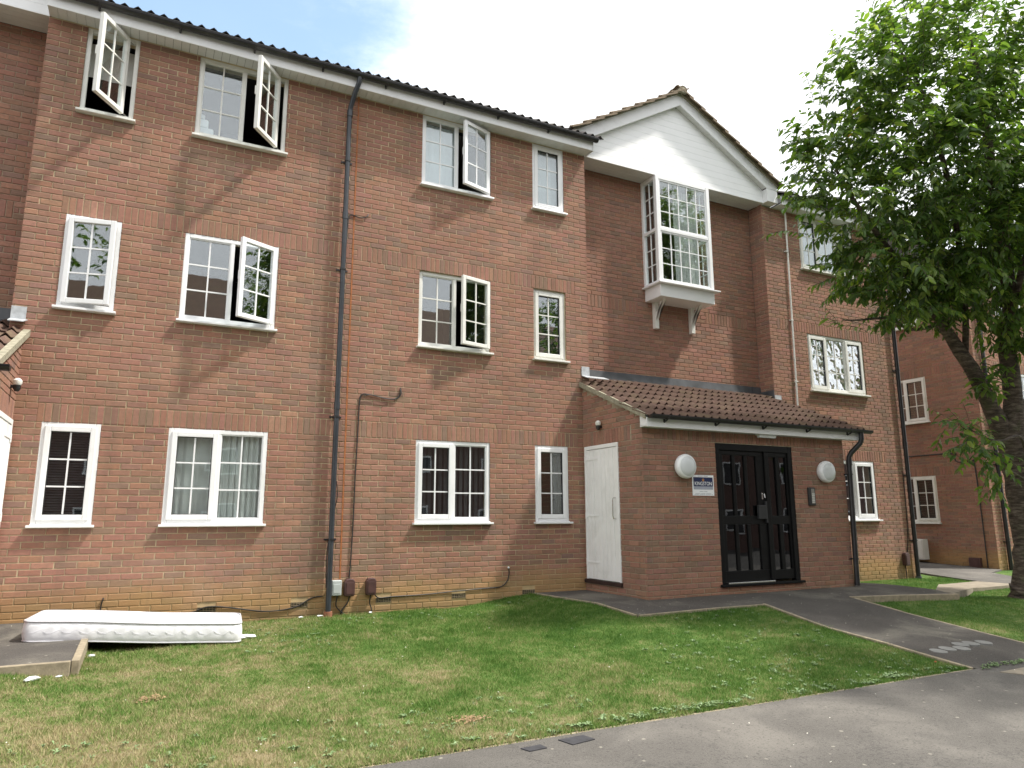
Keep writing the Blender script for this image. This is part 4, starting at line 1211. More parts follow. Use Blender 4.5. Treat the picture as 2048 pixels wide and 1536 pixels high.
mb = MB(); R3(mb, 9.605, 9.635, 1.36, 1.46, YF + .02, YF + .034); mb.tube([(9.62, YF + .02, 1.44), (9.62, YF - .02, 1.44), (9.62, YF - .03, 1.38)], .008, 8); mb.build('handle', M['chrome'], dleaf)
mb = MB(); mb.box(8.3, 10.7, -1.25, -.2, .08, .10); mb.box(8.3, 10.7, -.22, -.2, .1, 2.3); mb.box(8.28, 8.3, -1.25, -.2, .1, 2.3); mb.box(10.7, 10.72, -1.25, -.2, .1, 2.3); mb.box(8.3, 10.7, -1.25, -.2, 2.3, 2.32)
mb.build('hallway_lining', M['roomd'], PR)
# porch downpipe
downpipe([(11.68, -1.785, 2.50), (11.68, -1.785, 2.36), (11.665, -1.765, 2.29), (11.585, -1.64, 2.14), (11.565, -1.605, 2.07), (11.56, -1.60, 1.95), (11.50, -1.60, 0.0)], 0.042, M['black'], (1.78, .42), None, YF, parent=PR, sock=(1.98,))

# ------------------------------------------------------------------ things fixed on the walls
def bulkhead(x, z, label):
    t = empty('wall_lamp', (x, YF, z - 0.18), label, 'lamp', 'round white lamps beside the entrance door')
    mb = MB(); mb.lathe([(0.150, 0.0), (0.172, -0.03), (0.178, -0.075), (0.165, -0.105), (0.142, -0.118)], (x, YF - 0.002, z), n=40); mb.build('lamp_housing', M['lampw'], t, smooth=True)
    mb = MB(); mb.lathe([(0.141, -0.1185), (0.125, -0.134), (0.08, -0.147), (0.03, -0.152)], (x, YF - 0.002, z), n=40); mb.build('diffuser', M['diffuser'], t, smooth=True)
bulkhead(8.06, 1.815, 'round white lamp above the blue and white sign')
bulkhead(10.98, 1.81, 'round white lamp above the door entry keypad')

# sign
sg = empty('agent_sign', (8.425, YF, 1.40), 'white and blue KINGSTON sign left of the entrance door', 'sign')
navy = simple('navy_print', (0.012, 0.022, 0.085), 0.4, 0.05); gry = simple('grey_print', (0.36, 0.38, 0.45), 0.4, 0.05); goldm = simple('gold_print', (0.55, 0.26, 0.06), 0.4); ink = simple('ink_print', (0.25, 0.26, 0.3), 0.5); whitep = simple('white_print', (0.85, 0.86, 0.88), 0.4, .02)
mb = MB(); mb.box(8.222, 8.628, YF - 0.008, YF - 0.001, 1.40, 1.70); mb.build('board', whitep, sg, bevel=0.002)
mb = MB(); mb.box(8.242, 8.608, YF - 0.0095, YF - 0.0082, 1.535, 1.668); mb.build('blue_panel', navy, sg)
mb = MB(); mb.box(8.242, 8.608, YF - 0.0095, YF - 0.0082, 1.490, 1.534); mb.build('grey_panel', gry, sg)
def text(s_, size, x, z, mat, parent, bold=False):
    cu = bpy.data.curves.new('lettering', 'FONT'); cu.body = s_; cu.size = size; cu.align_x = 'CENTER'; cu.extrude = 0.0004
    if bold: cu.offset = 0.0006
    tmp = bpy.data.objects.new('tmp', cu); COL.objects.link(tmp)
    bpy.context.view_layer.update()
    me = bpy.data.meshes.new_from_object(tmp.evaluated_get(bpy.context.evaluated_depsgraph_get()))
    bpy.data.objects.remove(tmp)
    me.materials.clear(); me.materials.append(mat)
    o = bpy.data.objects.new('lettering', me); place(o, (x, YF - 0.0105, z), parent); o.rotation_euler = (pi / 2, 0, 0)
    return o
lt = text('KINGSTON', 0.066, 8.425, 1.552, whitep, sg, True); 
lt.scale = (0.98, 1.12, 1)
# serifs on the lettering, small crown crest over it
mb = MB()
mb.prism([(8.408, 1.618), (8.442, 1.618), (8.447, 1.642), (8.436, 1.632), (8.425, 1.647), (8.414, 1.632), (8.403, 1.642)], 'y', YF - 0.0106, YF - 0.0097)
mb.lathe([(0.006, -0.0004), (0.006, 0.0004)], (8.425, YF - 0.0102, 1.652), n=10)
mb.box(8.408, 8.442, YF - 0.0106, YF - 0.0097, 1.608, 1.614); mb.build('crest', goldm, sg)
mb = MB()
for (z, h, a, b, nn) in ((1.680, .009, 8.33, 8.52, 14), (1.457, .006, 8.35, 8.50, 14), (1.430, .005, 8.27, 8.58, 26), (1.415, .005, 8.25, 8.60, 28)):
    for i in range(nn):
        w = (b - a) / nn; q = a + i * w
        if (i * 7) % 9 == 4: continue
        mb.box(q, q + w * 0.72, YF - 0.0092, YF - 0.0082, z, z + h)
mb.build('small_print', ink, sg)

# entry keypad
kp = empty('entry_keypad', (10.65, YF, 1.27), 'black door entry keypad with silver buttons right of the door', 'intercom')
mb = MB(); mb.box(10.575, 10.725, YF - 0.035, YF - 0.001, 1.27, 1.555); mb.build('case', M['black'], kp, bevel=0.008)
mb = MB(); mb.box(10.628, 10.70, YF - 0.039, YF - 0.0352, 1.30, 1.535); fp = mb.build('face_plate', simple('dull_steel', (0.32, 0.31, 0.29), 0.4, metal=0.7), kp)
for j in range(6):
    for i in range(3):
        mb = MB(); x = 10.636 + i * 0.021; z = 1.312 + j * 0.026
        mb.box(x, x + 0.015, YF - 0.043, YF - 0.0392, z, z + 0.016); mb.build('button', M['upvc_old'], fp)
# strip light under the porch fascia
el = empty('emergency_light', (9.66, -1.64, 2.30), 'small white strip light under the porch fascia over the door', 'lamp')
mb = MB(); mb.box(9.48, 9.86, -1.69, -1.60, 2.335, 2.351); mb.build('base', M['upvc'], el)
mb = MB(); mb.prism([(-1.68, 2.335), (-1.67, 2.298), (-1.62, 2.298), (-1.61, 2.335)], 'x', 9.495, 9.845); mb.build('diffuser', M['fabric'], el, bevel=0.004)
# sensors on the porch side walls
def sensor(xw, s, y, z, label):
    t = empty('security_sensor', (xw, y, z - 0.08), label, 'sensor', 'sensors on the porch side walls')
    mb = MB(); mb.lathe([(0.035, 0.0), (0.045, 0.02), (0.045, 0.05), (0.02, 0.075)], (xw - s * 0.06, y, z - 0.01), 'z', n=16); mb.build('hood', M['upvc_old'], t, smooth=True)
    mb = MB(); mb.lathe([(0.02, -0.07), (0.036, -0.04), (0.036, -0.001)], (xw - s * 0.06, y, z - 0.011), 'z', n=16); mb.box(min(xw, xw - s * 0.05), max(xw, xw - s * 0.05), y - 0.015, y + 0.015, z - 0.045, z - 0.012); mb.build('sensor_head', M['black'], t, smooth=True)
sensor(7.35, 1, -0.54, 2.50, 'small black and white sensor above the white cupboard door')
sensor(-0.27, -1, -0.42, 2.55, 'small sensor on the porch wall at the left edge')

# meter boxes and cables at the foot of the middle block
def meter(x0, x1, z0, z1, yw, mat, label, cat='meter box', name='meter_box'):
    t = empty(name, ((x0 + x1) / 2, yw, z0), label, cat)
    mb = MB(); h = z1 - z0; n = 8
    if mat == 'brownbox':
        r = (x1 - x0) * 0.42
        poly = [(x0, z0 + .02), (x0 + .015, z0), (x1 - .015, z0), (x1, z0 + .02), (x1, z1 - .04), (x1 - .02, z1 - .008), (x1 - .05, z1), (x0 + .05, z1), (x0 + .02, z1 - .008), (x0, z1 - .04)]
        mb.prism(poly, 'y', yw - 0.09, yw - 0.001)
    else: mb.box(x0, x1, yw - 0.07, yw - 0.001, z0, z1)
    mb.build('case', M[mat], t, bevel=0.012)
    mb = MB(); mb.box(x0 + .02, x1 - .02, yw - .096 if mat == 'brownbox' else yw - .0745, yw - .0905 if mat == 'brownbox' else yw - .0705, z0 + .03, z1 - .05); mb.build('cover', M[mat], t, bevel=0.002)
meter(3.40, 3.53, 0.10, 0.295, 0, 'greybox', 'pale grey junction box beside the foot of the downpipe', 'junction box', 'junction_box')
meter(3.565, 3.70, 0.085, 0.31, 0, 'brownbox', 'brown cable cover box just right of the grey junction box')
meter(3.855, 3.99, 0.085, 0.31, 0, 'brownbox', 'brown cable cover box standing apart, right of the other one')
meter(15.08, 15.22, 0.1, 0.36, Y_B, 'brownbox', 'brown cable cover box beside the black downpipe at the right end wall')

def wire(name, pts, r, label, sag=None, cat='cable'):
    mb = MB(); P = [Vector(p) for p in pts]
    out = []
    for i in range(len(P) - 1):
        p0 = P[max(i - 1, 0)]; p1 = P[i]; p2 = P[i + 1]; p3 = P[min(i + 2, len(P) - 1)]
        for k in range(5):
            t = k / 5
            out.append(0.5 * ((2 * p1) + (-p0 + p2) * t + (2 * p0 - 5 * p1 + 4 * p2 - p3) * t * t + (-p0 + 3 * p1 - 3 * p2 + p3) * t ** 3))
    out.append(P[-1]); mb.tube(out, r, 6)
    o = mb.build(name, M['cable'], None, smooth=True); tag(o, label, cat); return o
wire('cable', [(4.28, -.002, 2.93), (4.27, -.03, 2.88), (4.25, -.02, 2.80), (4.16, -.015, 2.755), (3.98, -.012, 2.775), (3.80, -.012, 2.80), (3.72, -.012, 2.79), (3.69, -.012, 2.70), (3.68, -.012, 2.3), (3.665, -.014, 1.6), (3.66, -.012, 1.0), (3.645, -.014, .5), (3.635, -.012, .31)], 0.0085, 'black cable dropping from a hole in the wall to the brown box')
wire('cable', [(4.275, -.002, 2.91), (4.285, -.03, 2.85), (4.22, -.02, 2.765), (4.05, -.03, 2.755), (3.86, -.03, 2.79), (3.74, -.03, 2.775)], 0.006, 'thin looped cable hanging beside the hole between two windows')
wire('cable', [(3.72, -.002, 5.47), (3.69, -.02, 5.42), (3.60, -.015, 5.39), (3.50, -.012, 5.41), (3.44, -.015, 5.38), (3.42, -.02, 5.2), (3.41, -.02, 4.9)], 0.008, 'short black cable from the wall to the grey downpipe, upper floor')
wire('cable', [(3.92, -.06, .09), (3.92, -.03, -.02), (3.95, -.012, -.1), (3.96, -.012, -.25)], 0.008, 'black cable dropping from the right brown box into the grass')
wire('cable', [(3.64, -.05, .09), (3.62, -.03, 0.0), (3.55, -.02, -.1), (3.53, -.015, -.25)], 0.009, 'black cable dropping from the left brown box into the grass')
wire('cable', [(3.48, -.05, .10), (3.47, -.03, -.02), (3.52, -.025, -.09), (3.62, -.02, -.18), (3.62, -.015, -.27)], 0.009, 'black cable crossing below the grey junction box')
wire('cable', [(3.98, -.03, .1), (4.05, -.012, .04), (4.25, -.01, .045), (4.7, -.011, .05), (5.1, -.012, .07), (5.6, -.011, .09), (5.86, -.012, .10), (5.97, -.012, .17), (6.01, -.012, .28), (6.0, -.012, .36)], 0.008, 'black cable running low along the wall to a white plug')
mb = MB(); mb.lathe([(0.012, 0), (0.016, -0.012), (0.01, -0.03)], (6.0, -.002, .37), n=10); tag(mb.build('cable_plug', M['upvc'], None), 'small white plug where the low cable enters the wall', 'plug')
wire('cable', [(0.80, -.002, 0.20), (0.80, -.025, .19), (0.785, -.012, .12), (0.79, -.012, .0), (0.83, -.012, -.05), (1.5, -.012, -.03), (1.75, -.012, -.01), (1.9, -.014, .04), (2.1, -.012, .03), (2.6, -.012, -.05), (2.95, -.012, -.02), (3.15, -.012, .08), (3.3, -.014, .10)], 0.008, 'black cable running low along the wall behind the mattress')
wire('cable', [(3.40, -.025, 1.65), (3.43, -.03, 1.4), (3.40, -.02, 1.2)], 0.006, 'short loose cable beside the lower downpipe')
wire('cable', [(3.345, -.02, .85), (3.325, -.02, .6), (3.33, -.02, .35), (3.335, -.02, .2)], 0.007, 'black cable tucked left of the lower downpipe')
wire('cable', [(15.38, Y_B - .01, 2.0), (15.36, Y_B - .012, 1.2), (15.33, Y_B - .012, .7), (15.26, Y_B - .012, .36)], 0.008, 'black cable beside the downpipe on the right end wall')
wire('cable', [(15.15, Y_B - .02, .1), (15.15, Y_B - .02, -.2)], 0.012, 'thick cable under the brown box on the right end wall')

# ------------------------------------------------------------------ the next building, standing forward on the right
XW, YW = 18.86, 0.35
nb = empty('apartment_building', (21.5, 3.0, -0.35), 'further brick apartment block behind the tree trunk at the right edge', 'building')
ZW = -0.10
FY0, FY1 = 1.62, 2.80     # window in the side wall (y range)
W_w1 = Wall((XW, 6.0), (XW, YW), -0.5, 7.2, [(6.0 - FY1, 6.0 - FY0, ZS[i] + ZW, ZT[i] + ZW) for i in range(3)], [(2.7, 5.0, z + ZW, z + ZW + .225) for z in (2.2, 4.75)], zref=1.0 + ZW)
GX0, GX1 = 20.05, 21.25
W_w2 = Wall((XW, YW), (26.0, YW), -0.6, 7.2, [(GX0 - XW, GX1 - XW, ZS[i] + ZW, ZT[i] + ZW) for i in range(3)], [(0.3, 6.8, z + ZW, z + ZW + .225) for z in (2.2, 4.75)], zref=1.0 + ZW)
build_brickwork(nb, [(W_w1, M['rmortar'], 'side_wall'), (W_w2, M['mortar'], 'front_wall')], (M['brick'], M['brick_o']))
for i in range(3):
    make_window(nb, XW, FY1, -pi / 2, FY1 - FY0, ZS[i] + ZW, ZT[i] + ZW, [{'t': 'fixed', 'w': 1.0}, {'t': 'closed'}], mat='upvc_old', roommat='roomd')
    make_window(nb, GX0, YW, 0, GX1 - GX0, ZS[i] + ZW, ZT[i] + ZW, [{'t': 'closed'}, {'t': 'fixed'}], roommat='roomd')
mb = MB(); mb.box(XW - 0.3, 26.3, YW - 0.3, 7, 7.2, 7.4); mb.build('fascia_board', M['fascia'], nb)
mb = MB(); mb.prism([(YW - 0.4, 7.35), (YW + 3.6, 9.7), (YW + 7.5, 7.35)], 'x', XW - 0.35, 26.3); mb.build('roof', M['tiledark'], nb)
downpipe([(19.15, YW - .06, 7.2), (19.22, YW - .06, -0.25)], 0.045, M['black'], (6, 4.2, 2.3, .5), 'lead', YW, parent=nb)
def mbt(x0, x1, y0, y1, z0, z1, label, mat, name='meter_box', cat='meter box'):
    t = empty(name, ((x0 + x1) / 2, (y0 + y1) / 2, z0), label, cat)
    mb = MB(); mb.box(x0, x1, y0, y1, z0, z1); mb.build('case', M[mat], t, bevel=0.01)
    mb = MB(); mb.box(x0 - .006, x0 - .001, y0 + .03, y1 - .03, z0 + .03, z1 - .03); mb.build('cover', M[mat], t, bevel=0.003); return t
mbt(XW - .22, XW - .002, 2.0, 2.55, .02, .52, 'white meter cabinet low on the shaded side wall of the next block', 'upvc_old', 'meter_cabinet', 'cabinet')
mbt(XW - .10, XW - .002, 0.72, 0.98, -0.12, .12, 'brown box low on the shaded side wall of the next block', 'brownbox')
wire('cable', [(XW - .012, 2.7, 2.62), (XW - .012, 1.15, 2.62), (XW - .012, 1.1, 2.55), (XW - .012, 1.02, 2.4), (XW - .012, .68, 2.40), (XW - .012, .62, 2.3), (XW - .012, .6, 1.0), (XW - .012, .6, -.1)], 0.014, 'black cable down the shaded side wall of the next block')
wire('cable', [(XW - .02, 2.4, -.02), (XW - .02, 1.8, -.07), (XW - .02, 1.3, -.1), (XW - .02, .9, -.08)], 0.012, 'cable running low along the shaded side wall of the next block')

# ------------------------------------------------------------------ ground
def smooth(a, b, x):
    t = np.clip((x - a) / (b - a), 0, 1); return t * t * (3 - 2 * t)
def base_z(x, y): return -0.16 + 0.035 * np.clip(y, -14, 3) + 0.0 * x
def path_z(y): return np.interp(y, [-5.27, -1.6], [-0.345, -0.012])
APRON = [(6.45, -0.0), (6.62, -2.30), (8.80, -2.24), (8.48, -3.54), (8.47, -4.32), (8.40, -5.27), (10.02, -5.27), (10.11, -4.28), (10.27, -3.2), (10.48, -2.24), (12.46, -2.56), (12.55, -2.2), (12.05, -1.15), (11.5, -1.0), (11.5, 0.1), (7.35, 0.1)]
LPATH = [(-4.5, 0.0), (-4.5, -2.28), (0.69, -2.28), (0.69, 0.0)]

def seg_dist(px, py, poly):
    px = np.asarray(px, float); py = np.asarray(py, float)
    d = np.full(px.shape, 1e9)
    n = len(poly)
    for i in range(n):
        ax, ay = poly[i]; bx, by = poly[(i + 1) % n]
        vx, vy = bx - ax, by - ay
        t = np.clip(((px - ax) * vx + (py - ay) * vy) / (vx * vx + vy * vy + 1e-12), 0, 1)
        d = np.minimum(d, np.hypot(px - ax - t * vx, py - ay - t * vy))
    return d
def inside(px, py, poly):
    px = np.asarray(px, float); py = np.asarray(py, float)
    c = np.zeros(px.shape, bool); n = len(poly)
    for i in range(n):
        ax, ay = poly[i]; bx, by = poly[(i + 1) % n]
        if ay == by: continue
        m = ((ay > py) != (by > py)) & (px < (bx - ax) * (py - ay) / (by - ay) + ax)
        c ^= m
    return c
GAPP = [(17.0, 6.0), (18.84, 6.0), (18.84, 0.3), (17.9, 0.0), (17.2, -1.2), (17.0, -2.6), (16.6, -5.27), (15.4, -5.27), (15.7, -2.2), (15.9, -0.7), (16.3, 0.6)]
TANP = [(12.46, -2.56), (14.3, -1.75), (15.85, -1.65), (15.85, -0.9), (14.5, -1.0), (12.55, -2.2)]

def value_noise(x, y, f, seed):
    r = np.random.RandomState(seed).rand(64, 64)
    X, Y = x * f + 100, y * f + 100
    xi, yi = np.floor(X).astype(int), np.floor(Y).astype(int); fx, fy = X - xi, Y - yi
    fx = fx * fx * (3 - 2 * fx); fy = fy * fy * (3 - 2 * fy)
    g = lambda i, j: r[i % 64, j % 64]
    return (g(xi, yi) * (1 - fx) + g(xi + 1, yi) * fx) * (1 - fy) + (g(xi, yi + 1) * (1 - fx) + g(xi + 1, yi + 1) * fx) * fy

def lawn_z(x, y):
    x = np.asarray(x, float); y = np.asarray(y, float)
    b = base_z(x, y) + 0.02 * (value_noise(x, y, 0.9, 3) - .5) + 0.012 * (value_noise(x, y, 4, 5) - .5)
    ins = inside(x, y, APRON); d = np.where(ins, 0, seg_dist(x, y, APRON))
    left = x < 9.2
    w = np.where(left, smooth(1.5, 0.0, d), smooth(1.2, 0, d) * smooth(-2.6, -4.2, y))
    b = b * (1 - w) + (path_z(y) - 0.022) * w
    b = np.where(ins, path_z(y) - 0.06, b)
    b = b + 0.03 * smooth(0.7, 0.0, np.abs(x - 1.6)) * smooth(1.0, 0.2, np.abs(y + 0.9))
    b = b + 0.09 * smooth(1.0, 0.0, seg_dist(x, y, [(10.48, -2.24), (12.46, -2.56)])) * (x > 10.0) * (~ins)
    b = b + 0.11 * smooth(1.6, 0.1, seg_dist(x, y, LPATH)) * smooth(0.9, -0.5, x - 0.3) 
    b = np.where(inside(x, y, LPATH), np.minimum(b, -0.02 + .035 * y - 0.05), b)
    return b

def sheet_grid(name, x0, x1, y0, y1, st, zf, mat, kind='structure', label=None):
    nx, ny = int((x1 - x0) / st) + 1, int((y1 - y0) / st) + 1
    X, Y = np.meshgrid(np.linspace(x0, x1, nx), np.linspace(y0, y1, ny))
    Z = zf(X, Y)
    V = np.stack([X.ravel(), Y.ravel(), Z.ravel()], 1)
    i = np.arange(nx * ny).reshape(ny, nx)
    F = np.stack([i[:-1, :-1].ravel(), i[:-1, 1:].ravel(), i[1:, 1:].ravel(), i[1:, :-1].ravel()], 1)
    me = bpy.data.meshes.new(name); me.from_pydata(V.tolist(), [], F.tolist()); me.materials.append(mat)
    me.polygons.foreach_set('use_smooth', [True] * len(me.polygons)); me.update()
    o = bpy.data.objects.new(name, me); place(o); o['kind'] = kind
    return o

gmat = simple('far_ground', (0.09, 0.10, 0.06), 0.95, 0.3, 0.4)
mb = MB(); mb.add([(-700, -700, -1.3), (700, -700, -1.3), (700, 900, -1.3), (-700, 900, -1.3)], [(0, 1, 2, 3)])
tag(mb.build('ground', gmat, None, kind='structure', fixn=False))
sheet_grid('lawn', -6, 30, -5.23, 4.5, 0.11, lawn_z, M['turf'])
sheet_grid('footpath', -30, 40, -11.5, -5.27, 0.35, lambda x, y: -0.16 + 0.035 * np.clip(y, -14, 3) + 0.006 * (value_noise(x, y, .8, 9) - .5), M['tarmac'])
sheet_grid('road', -60, 70, -60, -11.6, 2.0, lambda x, y: np.full(np.shape(x), -0.70), asphalt('road_tarmac', (0.06, 0.058, 0.056), (0.085, 0.082, 0.08)))

def poly_sheet(name, poly, zf, mat, th=0.10, kind='structure', st=0.25):
    """a slab with a subdivided top"""
    import bmesh
    bm = bmesh.new()
    vs = [bm.verts.new((x, y, 0)) for x, y in poly]
    f = bm.faces.new(vs)
    x0 = min(p[0] for p in poly); x1 = max(p[0] for p in poly); y0 = min(p[1] for p in poly); y1 = max(p[1] for p in poly)
    k = x0 + st
    while k < x1:
        bmesh.ops.bisect_plane(bm, geom=bm.verts[:] + bm.edges[:] + bm.faces[:], plane_co=(k, 0, 0), plane_no=(1, 0, 0)); k += st
    k = y0 + st
    while k < y1:
        bmesh.ops.bisect_plane(bm, geom=bm.verts[:] + bm.edges[:] + bm.faces[:], plane_co=(0, k, 0), plane_no=(0, 1, 0)); k += st
    for v in bm.verts: v.co.z = float(zf(v.co.x, v.co.y))
    ex = [e for e in bm.edges if e.is_boundary]
    r = bmesh.ops.extrude_edge_only(bm, edges=ex)
    for v in [g for g in r['geom'] if isinstance(g, bmesh.types.BMVert)]: v.co.z -= th
    bmesh.ops.recalc_face_normals(bm, faces=bm.faces)
    me = bpy.data.meshes.new(name); bm.to_mesh(me); bm.free(); me.materials.append(mat)
    up = sum(p.normal.z * p.area for p in me.polygons)
    if up < 0: me.flip_normals()
    o = bpy.data.objects.new(name, me); place(o); o['kind'] = kind
    return o
poly_sheet('entrance_path', APRON, lambda x, y: path_z(y) + 0.006 * sin(x * 3.1) * sin(y * 2.3), M['tarmac2'], 0.2)
poly_sheet('left_path', LPATH, lambda x, y: -0.02 + 0.035 * y, M['tarmac2'], 0.2)
poly_sheet('gap_path', GAPP, lambda x, y: float(base_z(0, y)) + 0.03, M['tarmac'], 0.1)
poly_sheet('concrete_path', TANP, lambda x, y: -0.08 - 0.085 * min(1, max(0, (x - 12.5) / 2.2)), M['conc'], 0.12)

# kerb edgings, stone by stone
def edging(name, pts, zf, label, w=0.05, h=0.16, up=0.004, L=0.9):
    t = empty(name, (pts[0][0], pts[0][1], float(zf(*pts[0])) - 0.1), label, 'kerb')
    for (a, b) in zip(pts[:-1], pts[1:]):
        a = Vector(a); b = Vector(b); d = b - a; n = max(1, int(round(d.length / L))); u = d.normalized(); nn = Vector((u.y, -u.x))
        for i in range(n):
            p = a + d * (i / n) + u * 0.003; q = a + d * ((i + 1) / n) - u * 0.003
            zp, zq = float(zf(p.x, p.y)) + up + RNG.uniform(-.004, .004), float(zf(q.x, q.y)) + up + RNG.uniform(-.004, .004)
            o1 = nn * w
            P = [p, q, q + o1, p + o1]; Z = [zp, zq, zq, zp]
            vs = [(v.x, v.y, z - h) for v, z in zip(P, Z)] + [(v.x, v.y, z) for v, z in zip(P, Z)]
            mb = MB(); mb.add(vs, [(0, 3, 2, 1), (4, 5, 6, 7), (0, 1, 5, 4), (1, 2, 6, 5), (2, 3, 7, 6), (3, 0, 4, 7)])
            mb.build('edging_stone', M['kerb'], t, bevel=0.006)
    return t
pz = lambda x, y: path_z(y)
edging('path_edging', [(8.40, -5.24), (8.47, -4.32), (8.48, -3.54), (8.80, -2.24), (6.62, -2.30), (6.45, -0.02)], lambda x, y: float(path_z(y)), 'low edging around the lawn side of the entrance path and porch', w=-0.045)
edging('path_edging', [(10.48, -2.24), (10.27, -3.2), (10.11, -4.28), (10.02, -5.24)], lambda x, y: float(path_z(y)), 'low edging on the right side of the entrance path', w=-0.045)
edging('path_edging', [(12.46, -2.56), (10.48, -2.24)], lambda x, y: float(path_z(y)) + 0.012, 'thick concrete edging in front of the short side path', w=-0.10, h=0.26)
edging('path_edging', [(0.69, -0.02), (0.69, -2.28), (-4.4, -2.28)], lambda x, y: -0.02 + 0.035 * y, 'tan concrete edging around the path corner under the mattress', w=-0.062, h=0.2, up=0.01)
edging('path_edging', [(x, -5.275) for x in (-4.0, 8.35)], lambda x, y: -0.16 + 0.035 * y, 'long thin edging between the lawn and the footpath', w=-0.045, up=-0.002)
edging('path_edging', [(10.1, -5.275), (22, -5.275)], lambda x, y: -0.16 + 0.035 * y, 'thin edging between the right lawn and the footpath', w=-0.045, up=-0.002)

# round pale discs on the entrance path, patches on the footpath
dm = simple('pale_disc', (0.20, 0.20, 0.19), 0.8, 0.15, 20)
DL = ['nearest the lawn', 'second from the lawn', 'third, nearer the footpath', 'third, behind its neighbour', 'second from the right', 'nearest the right edge']
for (x, y), l in zip([(8.66, -4.73), (8.86, -4.70), (9.04, -4.74), (9.20, -4.63), (9.37, -4.64), (9.57, -4.66)], DL):
    mb = MB(); z = float(path_z(y)); n = 24
    top = [(x + .085 * cos(2 * pi * k / n), y + .085 * sin(2 * pi * k / n)) for k in range(n)]
    vs = [(a, b, float(path_z(b)) + 0.012) for a, b in top] + [(a, b, float(path_z(b)) - 0.02) for a, b in top]
    mb.add(vs, [tuple(range(n))] + [(k, (k + 1) % n, n + (k + 1) % n, n + k) for k in range(n)])
    tag(mb.build('path_disc', dm, None), 'round pale disc set in the entrance path, ' + l, 'disc', 'round discs set in the entrance path')
def decal(name, pts, mat, label, cat, lift=0.004):
    mb = MB(); n = len(pts)
    vs = [(a, b, -0.16 + .035 * b + lift + 0.003) for a, b in pts] + [(a, b, -0.16 + .035 * b - 0.02) for a, b in pts]
    mb.add(vs, [tuple(range(n))] + [(k, (k + 1) % n, n + (k + 1) % n, n + k) for k in range(n)])
    return tag(mb.build(name, mat, None), label, cat)
darkp = simple('black_patch', (0.035, 0.035, 0.04), 0.8, 0.3, 20)
decal('tarmac_patch', [(3.70, -5.34), (3.90, -5.33), (3.93, -5.43), (3.74, -5.46)], darkp, 'larger dark tar patch at the lawn edge of the footpath', 'patch')
decal('tarmac_patch', [(3.40, -5.38), (3.55, -5.37), (3.56, -5.44), (3.43, -5.45)], darkp, 'smaller dark tar patch at the lawn edge of the footpath', 'patch')
decal('access_cover', [(8.45, -5.45), (9.5, -5.42), (9.5, -5.9), (8.75, -5.92)], M['conc'], 'pale concrete access cover in the footpath at the right edge', 'cover')

# ------------------------------------------------------------------ grass
def scatter_grass(name, regions, dens, keep, label=None):
    X = []; Y = []
    for (x0, x1, y0, y1, d) in regions:
        n = int((x1 - x0) * (y1 - y0) * d)
        X.append(NR.uniform(x0, x1, n)); Y.append(NR.uniform(y0, y1, n))
    X = np.concatenate(X); Y = np.concatenate(Y)
    k = keep(X, Y); X, Y = X[k], Y[k]
    n = len(X)
    Z = lawn_z(X, Y) - 0.004
    dry = value_noise(X, Y, 1.1, 21)
    edge = np.minimum(seg_dist(X, Y, APRON), seg_dist(X, Y, LPATH)); edge = np.minimum(edge, np.minimum(np.abs(Y), np.abs(Y + 5.2)))
    H = NR.gamma(4, 0.0048, n) * (0.6 + 0.6 * value_noise(X, Y, 2.5, 31) + 0.9 * np.maximum(0, value_noise(X, Y, 9, 33) - .55)) + 0.012 * np.exp(-edge / 0.05)
    a = NR.uniform(0, 2 * pi, n); w = NR.uniform(0.002, 0.0042, n)
    la = NR.uniform(0, 2 * pi, n); ln = H * NR.uniform(0.2, 1.1, n)
    V = np.empty((n, 3, 3))
    V[:, 0] = np.stack([X - w * np.cos(a), Y - w * np.sin(a), Z], 1)
    V[:, 1] = np.stack([X + w * np.cos(a), Y + w * np.sin(a), Z], 1)
    V[:, 2] = np.stack([X + ln * np.cos(la), Y + ln * np.sin(la), Z + H], 1)
    me = bpy.data.meshes.new(name)
    me.vertices.add(3 * n); me.loops.add(3 * n); me.polygons.add(n)
    me.vertices.foreach_set('co', V.astype(np.float32).ravel())
    me.loops.foreach_set('vertex_index', np.arange(3 * n, dtype=np.int32))
    me.polygons.foreach_set('loop_start', np.arange(0, 3 * n, 3, dtype=np.int32))
    me.polygons.foreach_set('loop_total', np.full(n, 3, dtype=np.int32))
    at = me.attributes.new('rnd', 'FLOAT', 'FACE'); at.data.foreach_set('value', NR.rand(n).astype(np.float32))
    me.materials.append(M['grass']); me.update(); me.validate()
    o = bpy.data.objects.new(name, me); place(o); tag(o, label, 'grass', kind='stuff')
    return n
def keepf(x, y):
    return ~inside(x, y, APRON) & ~inside(x, y, LPATH) & ~inside(x, y, GAPP) & ~inside(x, y, TANP) & ((x < X_R) | (y < 0.0)) & ~((x > -.35) & (x < 7.6) & (y > -0.01)) & ~((x > 7.3) & (x < 15.7) & (y > 0.08)) & ~((x > 18.8) & (y > .3)) & (seg_dist(x, y, APRON) > 0.03)
scatter_grass('grass', [(-0.6, 3.2, -5.24, 0, 17000), (3.2, 8.9, -5.24, 0, 14500), (1.0, 8.4, -5.275, -5.23, 9000)], 0, keepf, 'patchy mown grass of the front lawn')
scatter_grass('grass', [(10.0, 17.5, -5.24, 0.2, 6500)], 0, keepf, 'mown grass right of the entrance path under the tree')

